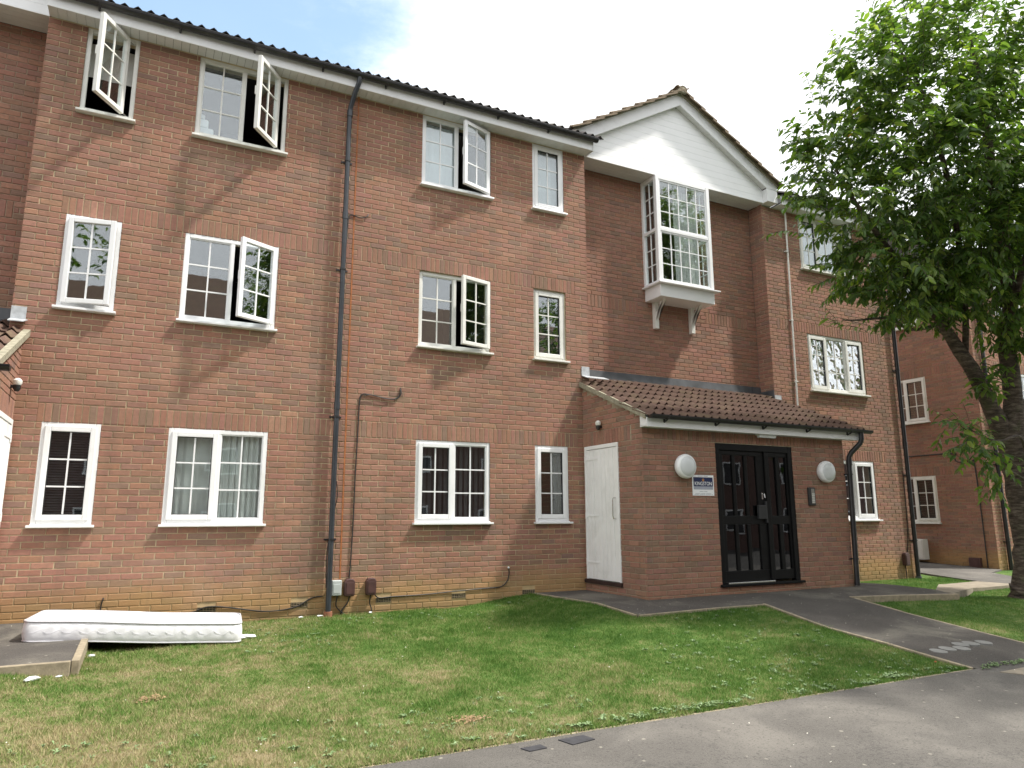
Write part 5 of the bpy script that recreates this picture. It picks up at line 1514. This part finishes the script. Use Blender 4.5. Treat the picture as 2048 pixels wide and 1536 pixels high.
def bare_patch(cx, cy, rx, ry, seed, label):
    rr = np.random.RandomState(seed); mb = MB(); vs = []; n = 170
    for k in range(n):
        a = rr.uniform(0, 2 * pi); q = abs(rr.normal(0, .5)); x, y = cx + rx * q * cos(a), cy + ry * q * sin(a); z = float(lawn_z(np.array([x]), np.array([y]))[0])
        s_ = rr.uniform(.006, .018); b = rr.uniform(0, 6.28)
        mb.add([(x + s_ * cos(b + j * 1.26) * rr.uniform(.6, 1.1), y + s_ * sin(b + j * 1.26) * rr.uniform(.6, 1.1), z + 0.012 + rr.uniform(-.004, .006)) for j in range(5)], [(0, 1, 2, 3, 4)])
    tag(mb.build('bare_earth', bm_, None, kind='stuff', fixn=False), label, 'earth')
bm_ = simple('dry_orange_earth', (0.30, 0.20, 0.11), 0.95, 0.3, 40, bmp=0.6)
bare_patch(3.32, -4.72, .17, .10, 3, 'small patch of orange bare earth near the front of the lawn')
bare_patch(1.3, -3.2, .12, .10, 4, 'small dry patch in the left part of the lawn')

# weeds and clover rosettes
def rosettes():
    mb = MB()
    wm_ = simple('weed_leaf', (0.16, 0.24, 0.10), 0.6, 0.3, 30)
    pts = []
    for _ in range(1100):
        x, y = NR.uniform(-0.4, 8.3), NR.uniform(-5.2, -0.3)
        if value_noise(np.array([x]), np.array([y]), 0.8, 41)[0] > 0.42: pts.append((x, y, NR.uniform(.35, .95)))
    for _ in range(30):
        cx_, sp = NR.uniform(1.6, 8.3), NR.uniform(.03, .2)
        for _k in range(RNG.randint(1, 8)): pts.append((cx_ + NR.normal(0, sp), -5.22 + abs(NR.normal(0, 0.07)), NR.uniform(.6, 1.1)))
    for _ in range(60): pts.append((NR.uniform(8.4, 10.1), -5.28 + NR.normal(0, 0.03), 0.8))
    for (x, y, s) in pts:
        if y > -5.2 and not keepf(np.array([x]), np.array([y]))[0]: continue
        z = float(lawn_z(np.array([x]), np.array([y]))[0]) if y > -5.23 else -0.16 + .035 * y
        for k in range(RNG.randint(5, 9)):
            a = RNG.uniform(0, 2 * pi); r = RNG.uniform(.012, .03) * s; ww = r * 0.42; zz = RNG.uniform(.012, .032)
            ca, sa = cos(a), sin(a)
            mb.add([(x, y, z + .008), (x + r * ca - ww * sa, y + r * sa + ww * ca, z + zz), (x + 2 * r * ca, y + 2 * r * sa, z + zz * .8), (x + r * ca + ww * sa, y + r * sa - ww * ca, z + zz)], [(0, 1, 2, 3)])
    tag(mb.build('weeds', wm_, None, kind='stuff', fixn=False), 'low pale weeds and clover scattered through the lawn', 'weeds')
rosettes()
def specks():
    mb = MB(); wm_ = simple('fallen_petal', (0.62, 0.60, 0.52), 0.8, 0.3, 30)
    for _ in range(300):
        r = RNG.random()
        if r < .72: x, y = NR.uniform(-.3, 8.3), NR.uniform(-5.1, -.1)
        elif r < .9: x, y = NR.uniform(6.6, 10.4), NR.uniform(-5.2, -1.7)
        else: x, y = NR.uniform(1.5, 9.5), NR.uniform(-7.0, -5.3)
        ax, ay = np.array([x]), np.array([y])
        if inside(ax, ay, APRON)[0]: z = float(path_z(y)) + .012
        elif y < -5.25: z = -0.16 + .035 * y + .01
        elif inside(ax, ay, LPATH)[0]: z = -0.02 + .035 * y + .006
        else: z = float(lawn_z(ax, ay)[0]) + .022
        s = RNG.uniform(.0025, .0065); a = RNG.uniform(0, 6.28)
        mb.add([(x + s * cos(a + k * 1.57) * (1.5 if k % 2 else .8), y + s * sin(a + k * 1.57) * (1.5 if k % 2 else .8), z + RNG.uniform(0, .008)) for k in range(4)], [(0, 1, 2, 3)])
    tag(mb.build('fallen_petals', wm_, None, kind='stuff', fixn=False), 'pale fallen petals and crumbs scattered over lawn and paths', 'petals')
specks()

# ------------------------------------------------------------------ mattress and litter
def mattress():
    t = empty('mattress', (1.15, -0.8, -0.13), 'white quilted single mattress dumped flat beside the wall', 'mattress')
    A = Vector((0.19, -1.22, -0.055)); B = Vector((2.15, -1.40, -0.185))
    ux = Vector((B.x - A.x, B.y - A.y, 0)); Lx = ux.length; ux.normalize(); uy = Vector((-ux.y, ux.x, 0)); Wd = 0.90; H = 0.185
    def zb(u): # sagging underside: level on the path, dropping to the grass
        return -0.058 - 0.125 * (0.82 * u / 1.96 + 0.18 * smooth(0.35, 1.3, u))
    nu, nv = 60, 28; r = 0.085
    def P(u, v, top):
        # rounded corners in plan
        cu, cv = min(max(u, r), Lx - r), min(max(v, r), Wd - r)
        du, dv = u - cu, v - cv; m = max(abs(du), abs(dv))
        if abs(du) > 1e-9 and abs(dv) > 1e-9:
            k = m / hypot(du, dv); du *= k; dv *= k
        q = A + ux * (cu + du) + uy * (cv + dv)
        return q
    vs = []; fs = []
    us = [Lx * i / nu for i in range(nu + 1)]; vv = [Wd * j / nv for j in range(nv + 1)]
    dome = lambda u, v: 0.022 * (sin(pi * min(max(u / Lx, 0), 1)) ** 0.4) * (sin(pi * v / Wd) ** 0.5) + 0.008 * sin(u * 9) * sin(v * 8 + 1) * (1 if 0 < v < Wd else 0) 
    for i, u in enumerate(us):
        for j, v in enumerate(vv):
            p = P(u, v, 1); vs.append((p.x, p.y, float(zb(u)) + H + max(dome(u, v), -.02)))
    idx = lambda i, j: i * (nv + 1) + j
    for i in range(nu):
        for j in range(nv): fs.append((idx(i, j), idx(i + 1, j), idx(i + 1, j + 1), idx(i, j + 1)))
    mb = MB(); mb.add(vs, fs)
    mb.build('top_panel', M['mat'], t, smooth=True, fixn=False)
    # border, quilted
    loop = [(u, 0) for u in us] + [(Lx, v) for v in vv[1:]] + [(u, Wd) for u in reversed(us[:-1])] + [(0, v) for v in reversed(vv[1:-1])]
    vs = []; fs = []; rows = 8; s = 0
    L = len(loop); acc = 0
    for k, (u, v) in enumerate(loop):
        q = P(u, v, 1); cx = A + ux * (Lx / 2) + uy * (Wd / 2)
        # outward direction
        cu, cv = min(max(u, r), Lx - r), min(max(v, r), Wd - r)
        nrm = (ux * (u - cu) + uy * (v - cv)); nrm = nrm.normalized() if nrm.length > 0 else Vector((0, 0, 0))
        if k: acc += hypot(u - loop[k - 1][0], v - loop[k - 1][1])
        for j in range(rows + 1):
            h = j / rows
            bulge = 0.016 * sin(pi * h) ** 0.6 + 0.0022 * cos(2 * pi * (acc / 0.15) + 2.2 * sin(2 * pi * h)) * sin(pi * h)
            z = float(zb(u)) + H * h + (0.0)
            p = q + nrm * bulge; vs.append((p.x, p.y, z))
    for k in range(L):
        for j in range(rows):
            a = k * (rows + 1) + j; b = ((k + 1) % L) * (rows + 1) + j
            fs.append((a, b, b + 1, a + 1))
    mb = MB(); mb.add(vs, fs); mb.build('side_border', M['mat'], t, smooth=True, fixn=False)
    pts = []; acc = 0
    fl = [(Lx * i / 240, 0) for i in range(6, 235)]
    for (u, v) in fl:
        q = P(u, v, 1); ph = (u / 0.155) % 1.0; row = int(u / 0.155)
        h = 0.40 + 0.30 * (ph if ph < 0.62 else (1 - ph) * 1.63) * (1 if row % 2 else .9) + 0.03 * sin(u * 40)
        q = q - uy * (0.0165 * sin(pi * h) ** 0.6 + 0.0005); pts.append((q.x, q.y, float(zb(u)) + H * (1 - h)))
    mb = MB(); mb.tube(pts, 0.0013, 5); mb.build('stitching', M['stitch'], t, smooth=True)
    for h, nm in ((0.0, 'piping'), (1.0, 'piping')):
        pts = []
        for (u, v) in loop + [loop[0]]:
            q = P(u, v, 1); cu, cv = min(max(u, r), Lx - r), min(max(v, r), Wd - r)
            nrm = (ux * (u - cu) + uy * (v - cv)); nrm = nrm.normalized() if nrm.length > 0 else Vector((0, 0, 0))
            q = q + nrm * 0.006; pts.append((q.x, q.y, float(zb(u)) + H * h + (0.004 if h else 0.006)))
        mb = MB(); mb.tube(pts, 0.0075, 6, caps=False); mb.build(nm, M['mat2'], t, smooth=True)
def mat_mat(name, quilt, col=(0.80, 0.80, 0.83)):
    m, nt, b = new_mat(name)
    g = nt.nodes.new('ShaderNodeNewGeometry'); pos = g.outputs['Position']
    n = noise(nt, 3.5, 4, 0.6, vec=pos)
    c = ramp(nt, n.outputs['Fac'], [(0.35, tuple(x * .95 for x in col)), (0.65, col)]).outputs[0]
    sx = nt.nodes.new('ShaderNodeSeparateXYZ'); nt.links.new(pos, sx.inputs[0])
    n2 = noise(nt, 9, 4, 0.6, vec=pos)
    f = math_(nt, 'MULTIPLY', mrange(nt, sx.outputs[0], 0.19, 0.25, 1, 0), mrange(nt, n2.outputs['Fac'], 0.35, 0.6))
    c = mixc(nt, math_(nt, 'MULTIPLY', f, 0.5), c, (0.42, 0.27, 0.24))
    nt.links.new(c, b.inputs['Base Color']); b.inputs['Roughness'].default_value = 0.85
    if quilt:
        w = nt.nodes.new('ShaderNodeTexWave'); w.wave_type = 'BANDS'; w.inputs['Scale'].default_value = 2.6; w.inputs['Distortion'].default_value = 6; w.inputs['Detail'].default_value = 1; w.inputs['Detail Scale'].default_value = 1.2
        nt.links.new(pos, w.inputs['Vector']); n3 = noise(nt, 16, 3, 0.6, vec=pos)
        bump(nt, b, math_(nt, 'ADD', w.outputs['Fac'], math_(nt, 'MULTIPLY', n3.outputs['Fac'], 0.8)), 0.16, 0.02)
    return m
M['mat'] = mat_mat('mattress_ticking', True); M['stitch'] = simple('stitch_thread', (0.62, 0.62, 0.66), 0.9)
M['mat2'] = mat_mat('mattress_piping', False, (0.5, 0.5, 0.53))
mattress()

def scrap(x, y, z, sx, sy, sz, rot, label, mat, name='litter', cat='litter', seed=1):
    rr = np.random.RandomState(seed); nu, nv = 12, 8; vs = []; fs = []
    for i in range(nu):
        for j in range(nv):
            th = pi * j / (nv - 1); ph = 2 * pi * i / nu; k = rr.uniform(.65, 1.15)
            p = Vector((sx * sin(th) * cos(ph) * k, sy * sin(th) * sin(ph) * k, sz * cos(th) * k + sz))
            p = Matrix.Rotation(rot, 3, 'Z') @ p; vs.append((x + p.x, y + p.y, z + max(p.z, 0)))
    for i in range(nu):
        for j in range(nv - 1): fs.append((i * nv + j, ((i + 1) % nu) * nv + j, ((i + 1) % nu) * nv + j + 1, i * nv + j + 1))
    mb = MB(); mb.add(vs, fs); return tag(mb.build(name, mat, None, fixn=False), label, cat)
lz = lambda x, y: float(lawn_z(np.array([x]), np.array([y]))[0])
scrap(2.24, -1.16, lz(2.24, -1.16), .12, .04, .025, .1, 'crumpled white plastic poking out at the right end of the mattress', M['fabric'], 'plastic_sheet', seed=2)
scrap(0.44, -2.55, lz(.44, -2.55), .075, .02, .02, .7, 'crumpled white tissue on the grass below the path corner', M['fabric'], 'tissue', seed=3)
scrap(0.80, -1.5, lz(.8, -1.5), .035, .02, .012, .3, 'white paper scrap on the grass beside the path edging', M['fabric'], 'paper_scrap', seed=4)
scrap(0.62, -2.38, lz(.62, -2.38), .03, .015, .01, .3, 'small paper scrap at the corner of the path edging', M['fabric'], 'paper_scrap', seed=9)
for i, (x, y, w, l) in enumerate(((3.02, -.08, .03, 'left of the downpipe foot'), (3.25, -.10, .04, 'at the downpipe foot'), (3.92, -.07, .025, 'below the right brown box'))):
    scrap(x, y, lz(x, y) + .01, w, .02, .012, .1, 'pale rubble scrap on the grass ' + l, M['fabric'], 'rubble_scrap', 'rubble', seed=12 + i)
scrap(8.22, -4.98, lz(8.22, -4.98) + .02, .02, .012, .008, .4, 'orange wrapper scrap on the lawn by the path edging', M['rust'], 'wrapper', seed=7)

# ------------------------------------------------------------------ trees
LEAF_V = [(0, 0, 0), (-0.22, 0.30, 0.03), (0, 0.34, -0.035), (0.22, 0.30, 0.03), (-0.17, 0.70, -0.02), (0, 0.72, -0.075), (0.17, 0.70, -0.02), (0, 1.08, -0.20)]
LEAF_F = [(0, 2, 1), (0, 3, 2), (1, 2, 5, 4), (2, 3, 6, 5), (4, 5, 7), (5, 6, 7)]
def leaf_frames(blobs, ntw, lpt, rng, size, spike=0.35):
    """leaf positions, directions and sizes along arching twigs growing through the crown's volumes"""
    C = np.array([b[:3] for b in blobs]); R = np.array([b[3:6] for b in blobs])
    vol = (R[:, 0] * R[:, 1] * R[:, 2]) ** (2 / 3.); vol /= vol.sum()
    cen = np.average(C, axis=0, weights=vol)
    out = []; twigs = []
    for b, k in zip(range(len(blobs)), rng.multinomial(ntw, vol)):
        for _ in range(k):
            d = rng.normal(size=3); d /= np.linalg.norm(d)
            q = C[b] + d * R[b] * rng.uniform(0.35, 1.0) ** 0.5
            g = (q - cen); g[2] *= 0.6; g = g / (np.linalg.norm(g) + 1e-6)
            dr = 0.7 * g + 0.5 * d + np.array([0, 0, 0.35]) + rng.normal(size=3) * 0.35; dr /= np.linalg.norm(dr)
            L = rng.uniform(0.35, 0.75); pts = []
            n = lpt; p = q - dr * L * 0.4; v = dr.copy()
            for i in range(n):
                p = p + v * (L / n); v = v + np.array([0, 0, -0.035]) + rng.normal(size=3) * 0.05; v /= np.linalg.norm(v)
                pts.append(p.copy())
                s = np.cross(v, [0, 0, 1]); s /= np.linalg.norm(s) + 1e-6
                sd = 1 if i % 2 else -1
                ld = v * 0.55 + s * sd * 0.8 + np.array([0, 0, -0.55]) + rng.normal(size=3) * 0.28; ld /= np.linalg.norm(ld)
                out.append((p.copy(), ld, size * rng.uniform(0.45, 1.2) * (0.7 if i > n - 3 else 1)))
            twigs.append(pts)
    return out, twigs
def leaf_rot(ld, rng):
    up = np.array([0, 0, 1.0]) + rng.normal(size=3) * 0.35
    x = np.cross(ld, up); x /= np.linalg.norm(x) + 1e-9; z = np.cross(x, ld)
    return x, ld, z
def leaves_mesh(name, fr, rng, mat, parent, kind='stuff'):
    n = len(fr); LV = np.array(LEAF_V); V = np.empty((n, len(LV), 3)); 
    for i, (p, ld, s) in enumerate(fr):
        x, y, z = leaf_rot(ld, rng); curl = rng.uniform(.5, 1.8)
        V[i] = p + s * (LV[:, :1] * x + LV[:, 1:2] * y + LV[:, 2:3] * curl * z)
    lens = [len(f) for f in LEAF_F]; flat = np.concatenate([np.array(f) for f in LEAF_F]); nl = len(flat); nf = len(lens)
    me = bpy.data.meshes.new(name); me.vertices.add(n * len(LV)); me.loops.add(n * nl); me.polygons.add(n * nf)
    me.vertices.foreach_set('co', V.astype(np.float32).ravel())
    me.loops.foreach_set('vertex_index', (flat[None, :] + (np.arange(n) * len(LV))[:, None]).astype(np.int32).ravel())
    st = np.concatenate([[0], np.cumsum(lens)[:-1]])
    me.polygons.foreach_set('loop_start', (st[None, :] + (np.arange(n) * nl)[:, None]).astype(np.int32).ravel())
    me.polygons.foreach_set('loop_total', np.tile(lens, n).astype(np.int32))
    at = me.attributes.new('rnd', 'FLOAT', 'FACE'); at.data.foreach_set('value', np.repeat(rng.beta(2, 2, n), nf).astype(np.float32))
    me.materials.append(mat); me.update(); me.validate()
    o = bpy.data.objects.new(name, me); place(o, (0, 0, 0), parent)
    tag(o, kind=kind); return o

def cherry():
    t = empty('cherry_tree', (14.25, -2.7, -0.26), 'leafy green cherry tree with a forked trunk at the right edge', 'tree')
    rng = np.random.RandomState(5)
    def limb(pts, rad, name='limb', par=t, n=12):
        P = [Vector(p) for p in pts]; out = []; rr = []
        for i in range(len(P) - 1):
            p0 = P[max(i - 1, 0)]; p1 = P[i]; p2 = P[i + 1]; p3 = P[min(i + 2, len(P) - 1)]
            for k in range(5):
                tt = k / 5
                q = 0.5 * ((2 * p1) + (-p0 + p2) * tt + (2 * p0 - 5 * p1 + 4 * p2 - p3) * tt * tt + (-p0 + 3 * p1 - 3 * p2 + p3) * tt ** 3)
                out.append(q + Vector(rng.normal(size=3) * rad[i] * 0.05)); rr.append((rad[i] * (1 - tt) + rad[i + 1] * tt) * rng.uniform(.96, 1.05))
        out.append(P[-1]); rr.append(rad[-1])
        mb = MB(); mb.tube(out, rr, n); return mb.build(name, M['bark'], par, smooth=True)
    limb([(14.45, -2.55, -0.45), (14.45, -2.55, -0.22), (14.47, -2.57, -0.05), (14.48, -2.62, 0.6), (14.42, -2.66, 1.3), (14.30, -2.70, 1.9), (14.16, -2.75, 2.4), (14.06, -2.78, 2.65)], [0.34, 0.27, 0.215, 0.195, 0.19, 0.195, 0.19, 0.13], 'trunk', n=18)
    limb([(14.22, -2.72, 2.1), (13.95, -2.72, 2.62), (13.42, -2.80, 3.25), (12.72, -2.88, 3.85), (12.28, -2.96, 4.15), (11.81, -3.04, 4.45), (10.98, -3.17, 4.95), (10.1, -3.3, 5.5), (9.6, -3.34, 6.0)], [0.14, 0.145, 0.12, 0.095, 0.08, 0.06, 0.045, 0.03, 0.015])
    limb([(14.2, -2.74, 2.2), (14.15, -2.9, 3.03), (13.88, -3.04, 3.84), (13.75, -3.25, 4.64), (13.36, -3.47, 5.55), (12.78, -3.74, 6.61), (12.34, -3.97, 7.67), (12.0, -4.1, 8.4)], [0.16, 0.145, 0.135, 0.115, 0.09, 0.07, 0.045, 0.015])
    limb([(14.25, -2.72, 1.9), (14.63, -2.89, 2.89), (14.9, -3.07, 3.76), (15.3, -3.5, 5.2), (15.7, -4.0, 7.0), (15.9, -4.2, 8.2)], [0.14, 0.13, 0.12, 0.09, 0.06, 0.02])
    limb([(12.28, -2.96, 4.12), (11.6, -2.9, 3.96), (11.0, -2.95, 4.05), (10.3, -2.9, 3.95), (9.95, -2.95, 3.9)], [0.03, 0.024, 0.02, 0.014, 0.006], 'branch', n=8)
    limb([(13.0, -2.85, 3.6), (12.6, -3.2, 4.8), (12.0, -3.5, 6.2), (11.3, -3.7, 7.4), (10.6, -3.75, 8.2)], [0.05, 0.05, 0.04, 0.03, 0.01], 'branch', n=8)
    limb([(13.88, -3.04, 3.84), (13.2, -3.9, 5.2), (12.6, -5.2, 6.2), (12.4, -6.2, 7.0)], [0.06, 0.055, 0.04, 0.01], 'branch', n=8)
    limb([(14.3, -2.9, 2.0), (13.6, -3.2, 2.35), (12.9, -3.2, 2.25), (12.2, -3.1, 2.5)], [0.03, 0.022, 0.014, 0.005], 'branch', n=8)
    limb([(14.35, -2.8, 1.75), (13.7, -3.1, 1.7), (13.0, -3.05, 2.0)], [0.02, 0.015, 0.005], 'branch', n=8)
    blobs = [(12.3, -3.2, 4.45, .6, .6, .3), (13.3, -3.3, 4.35, .5, .6, .35), (14.4, -3.4, 4.3, .5, .6, .4), (13.9, -3.3, 3.9, .3, .3, .3), (11.4, -3.1, 4.2, .5, .5, .25),
             (10.0, -3.5, 7.6, .45, .7, .4), (10.7, -3.6, 8.0, .6, .8, .5), (11.2, -3.9, 8.7, .6, .8, .5), (9.5, -3.1, 5.6, .4, .6, .5), (9.5, -3.2, 6.4, .35, .5, .4), (10.9, -3.2, 4.4, .6, .7, .35), (11.8, -3.2, 4.75, .8, .8, .4), (12.6, -3.5, 5.6, .9, 1.0, .7),
             (10.05, -3.25, 5.55, .62, .8, .75), (9.95, -3.35, 6.55, .5, .7, .5), (10.55, -3.45, 7.25, .6, .8, .6), (10.35, -3.3, 4.75, .65, .8, .45),
             (11.0, -3.6, 6.2, .95, 1.1, 1.0), (11.35, -3.8, 7.4, .9, 1.0, .85), (11.9, -4.0, 8.3, .8, 1.0, .7), (11.0, -3.3, 5.0, .8, .9, .5),
             (12.0, -3.8, 6.6, 1.1, 1.2, 1.1), (11.9, -3.4, 5.3, .9, 1.1, .75), (12.9, -4.1, 7.6, 1.0, 1.2, 1.0), (13.0, -4.3, 8.9, .8, 1.0, .7),
             (13.0, -3.6, 5.9, 1.1, 1.3, 1.0), (14.2, -3.9, 6.8, 1.3, 1.5, 1.3), (12.7, -3.1, 4.7, .7, .8, .35), (14.0, -3.5, 4.9, .8, 1.0, .4), (15.6, -3.6, 6.4, 1.6, 1.8, 1.6), (15.0, -4.2, 8.3, 1.5, 1.6, 1.1)]
    fr, tw = leaf_frames(blobs, 2250, 17, rng, 0.15)
    off = [(12.6, -6.2, 6.6, 1.5, 1.3, 1.2), (14.3, -6.4, 7.2, 1.8, 1.4, 1.5), (11.2, -7.2, 6.4, 1.2, 1.0, .8), (16.5, -5.0, 6.8, 1.4, 1.4, 1.4), (13.2, -7.9, 6.8, 1.4, 1.1, 1.0)]
    fr2, tw2 = leaf_frames(off, 620, 16, rng, 0.15)
    low = [(12.2, -3.1, 2.4, .45, .35, .22), (12.6, -3.1, 2.1, .4, .3, .28), (13.1, -3.05, 1.85, .2, .2, .3), (13.6, -3.0, 3.7, .25, .3, .25), (13.25, -3.0, 3.3, .2, .2, .2), (12.55, -2.95, 4.25, .35, .3, .2)]
    fr3, tw3 = leaf_frames(low, 60, 11, rng, 0.155)
    ft4, tw4 = leaf_frames([(9.85, -2.95, 3.85, .12, .12, .08), (12.7, -3.15, 2.9, .08, .08, .08), (10.5, -2.95, 3.95, .2, .2, .12)], 6, 6, rng, 0.12)
    # keep leaves out of the walls
    allf = [f for f in fr + fr2 + fr3 + ft4 if f[0][1] < -0.3]
    vis = [(np.linalg.norm(f[0] - CAM) / f[2], i) for i, f in enumerate(allf) if in_view(f[0])]
    vis.sort(); top = set(i for _, i in vis[:300])
    crown = leaves_mesh('leaf', [f for i, f in enumerate(allf) if i not in top], rng, M['leaf'], t)
    protos = []
    for k in range(4):
        me = bpy.data.meshes.new('leaf'); c = 0.6 + 0.35 * k
        me.from_pydata([(x, y, z * c) for x, y, z in LEAF_V], [], LEAF_F); me.materials.append(M['leaf_o']); me.update(); protos.append(me)
    for i in top:
        p, ld, s = allf[i]; x, y, z = leaf_rot(ld, rng)
        o = bpy.data.objects.new('leaf', protos[i % 4]); place(o, tuple(p), t)
        o.rotation_euler = Matrix(((x[0], y[0], z[0]), (x[1], y[1], z[1]), (x[2], y[2], z[2]))).to_euler(); o.scale = (s, s, s)
    mb = MB()
    for pts in tw + tw2 + tw3 + tw4: mb.tube([tuple(q) for q in pts[::3]] if len(pts) > 9 else [tuple(q) for q in pts[::2]], 0.004, 4, caps=False)
    mb.build('twig', M['bark'], t, kind='stuff', fixn=False)
cherry()

# ------------------------------------------------------------------ what stands behind the camera, seen only in the glass
ob = empty('apartment_building', (4, -27, -0.7), 'brick apartment block across the road, seen only mirrored in the windows', 'building')
obm = simple('far_brick', (0.13, 0.078, 0.066), 0.9, 0.2, 5)
mb = MB(); mb.box(-16, 46, -31, -23, -0.7, 8.6); mb.build('wall', obm, ob)
mb = MB(); mb.prism([(-31.5, 8.6), (-22.5, 8.6), (-27, 12.6)], 'x', -16.5, 46.5); mb.build('roof', tile_mat('opposite_roof', (0.15, 0.09, 0.06), .3), ob)
for k in range(14):
    for r in range(3):
        mb = MB(); x = -14 + k * 4.3; z = .3 + r * 2.55; mb.box(x, x + 1.4, -23, -22.95, z, z + 1.2); wf = mb.build('window', M['upvc'], ob)
        mb = MB(); mb.box(x + .07, x + .67, -22.95, -22.93, z + .07, z + 1.13); mb.box(x + .73, x + 1.33, -22.95, -22.93, z + .07, z + 1.13); mb.build('pane', M['gasket'], wf)
def back_tree(x, y, h, r, seed, label):
    rng = np.random.RandomState(seed); t = empty('street_tree', (x, y, -.7), label, 'tree')
    mb = MB(); mb.tube([(x, y, -.75), (x + .1, y, h * .25), (x - .1, y + .1, h * .5), (x, y, h * .8)], [.22, .17, .12, .05], 10); mb.build('trunk', M['bark'], t, smooth=True)
    bl = [(x + rng.normal() * r * .45, y + rng.normal() * r * .4, h * .62 + rng.normal() * h * .13, r * .5, r * .5, r * .45) for _ in range(8)]
    fr, tw = leaf_frames(bl, 260, 12, rng, 0.26); leaves_mesh('leaf', fr, rng, M['leaf'], t)
back_tree(-7.6, -17.0, 14.0, 3.6, 1, 'tall dense tree across the road, mirrored in the upper left windows')
back_tree(7.5, -18.5, 9.0, 2.4, 2, 'broad tree across the road, mirrored in the middle windows')
back_tree(17.5, -17.0, 14.5, 3.6, 3, 'tall tree across the road, mirrored in the bay window')
back_tree(29.0, -15.0, 10.0, 3.4, 4, 'tree across the road, mirrored in the right block windows')
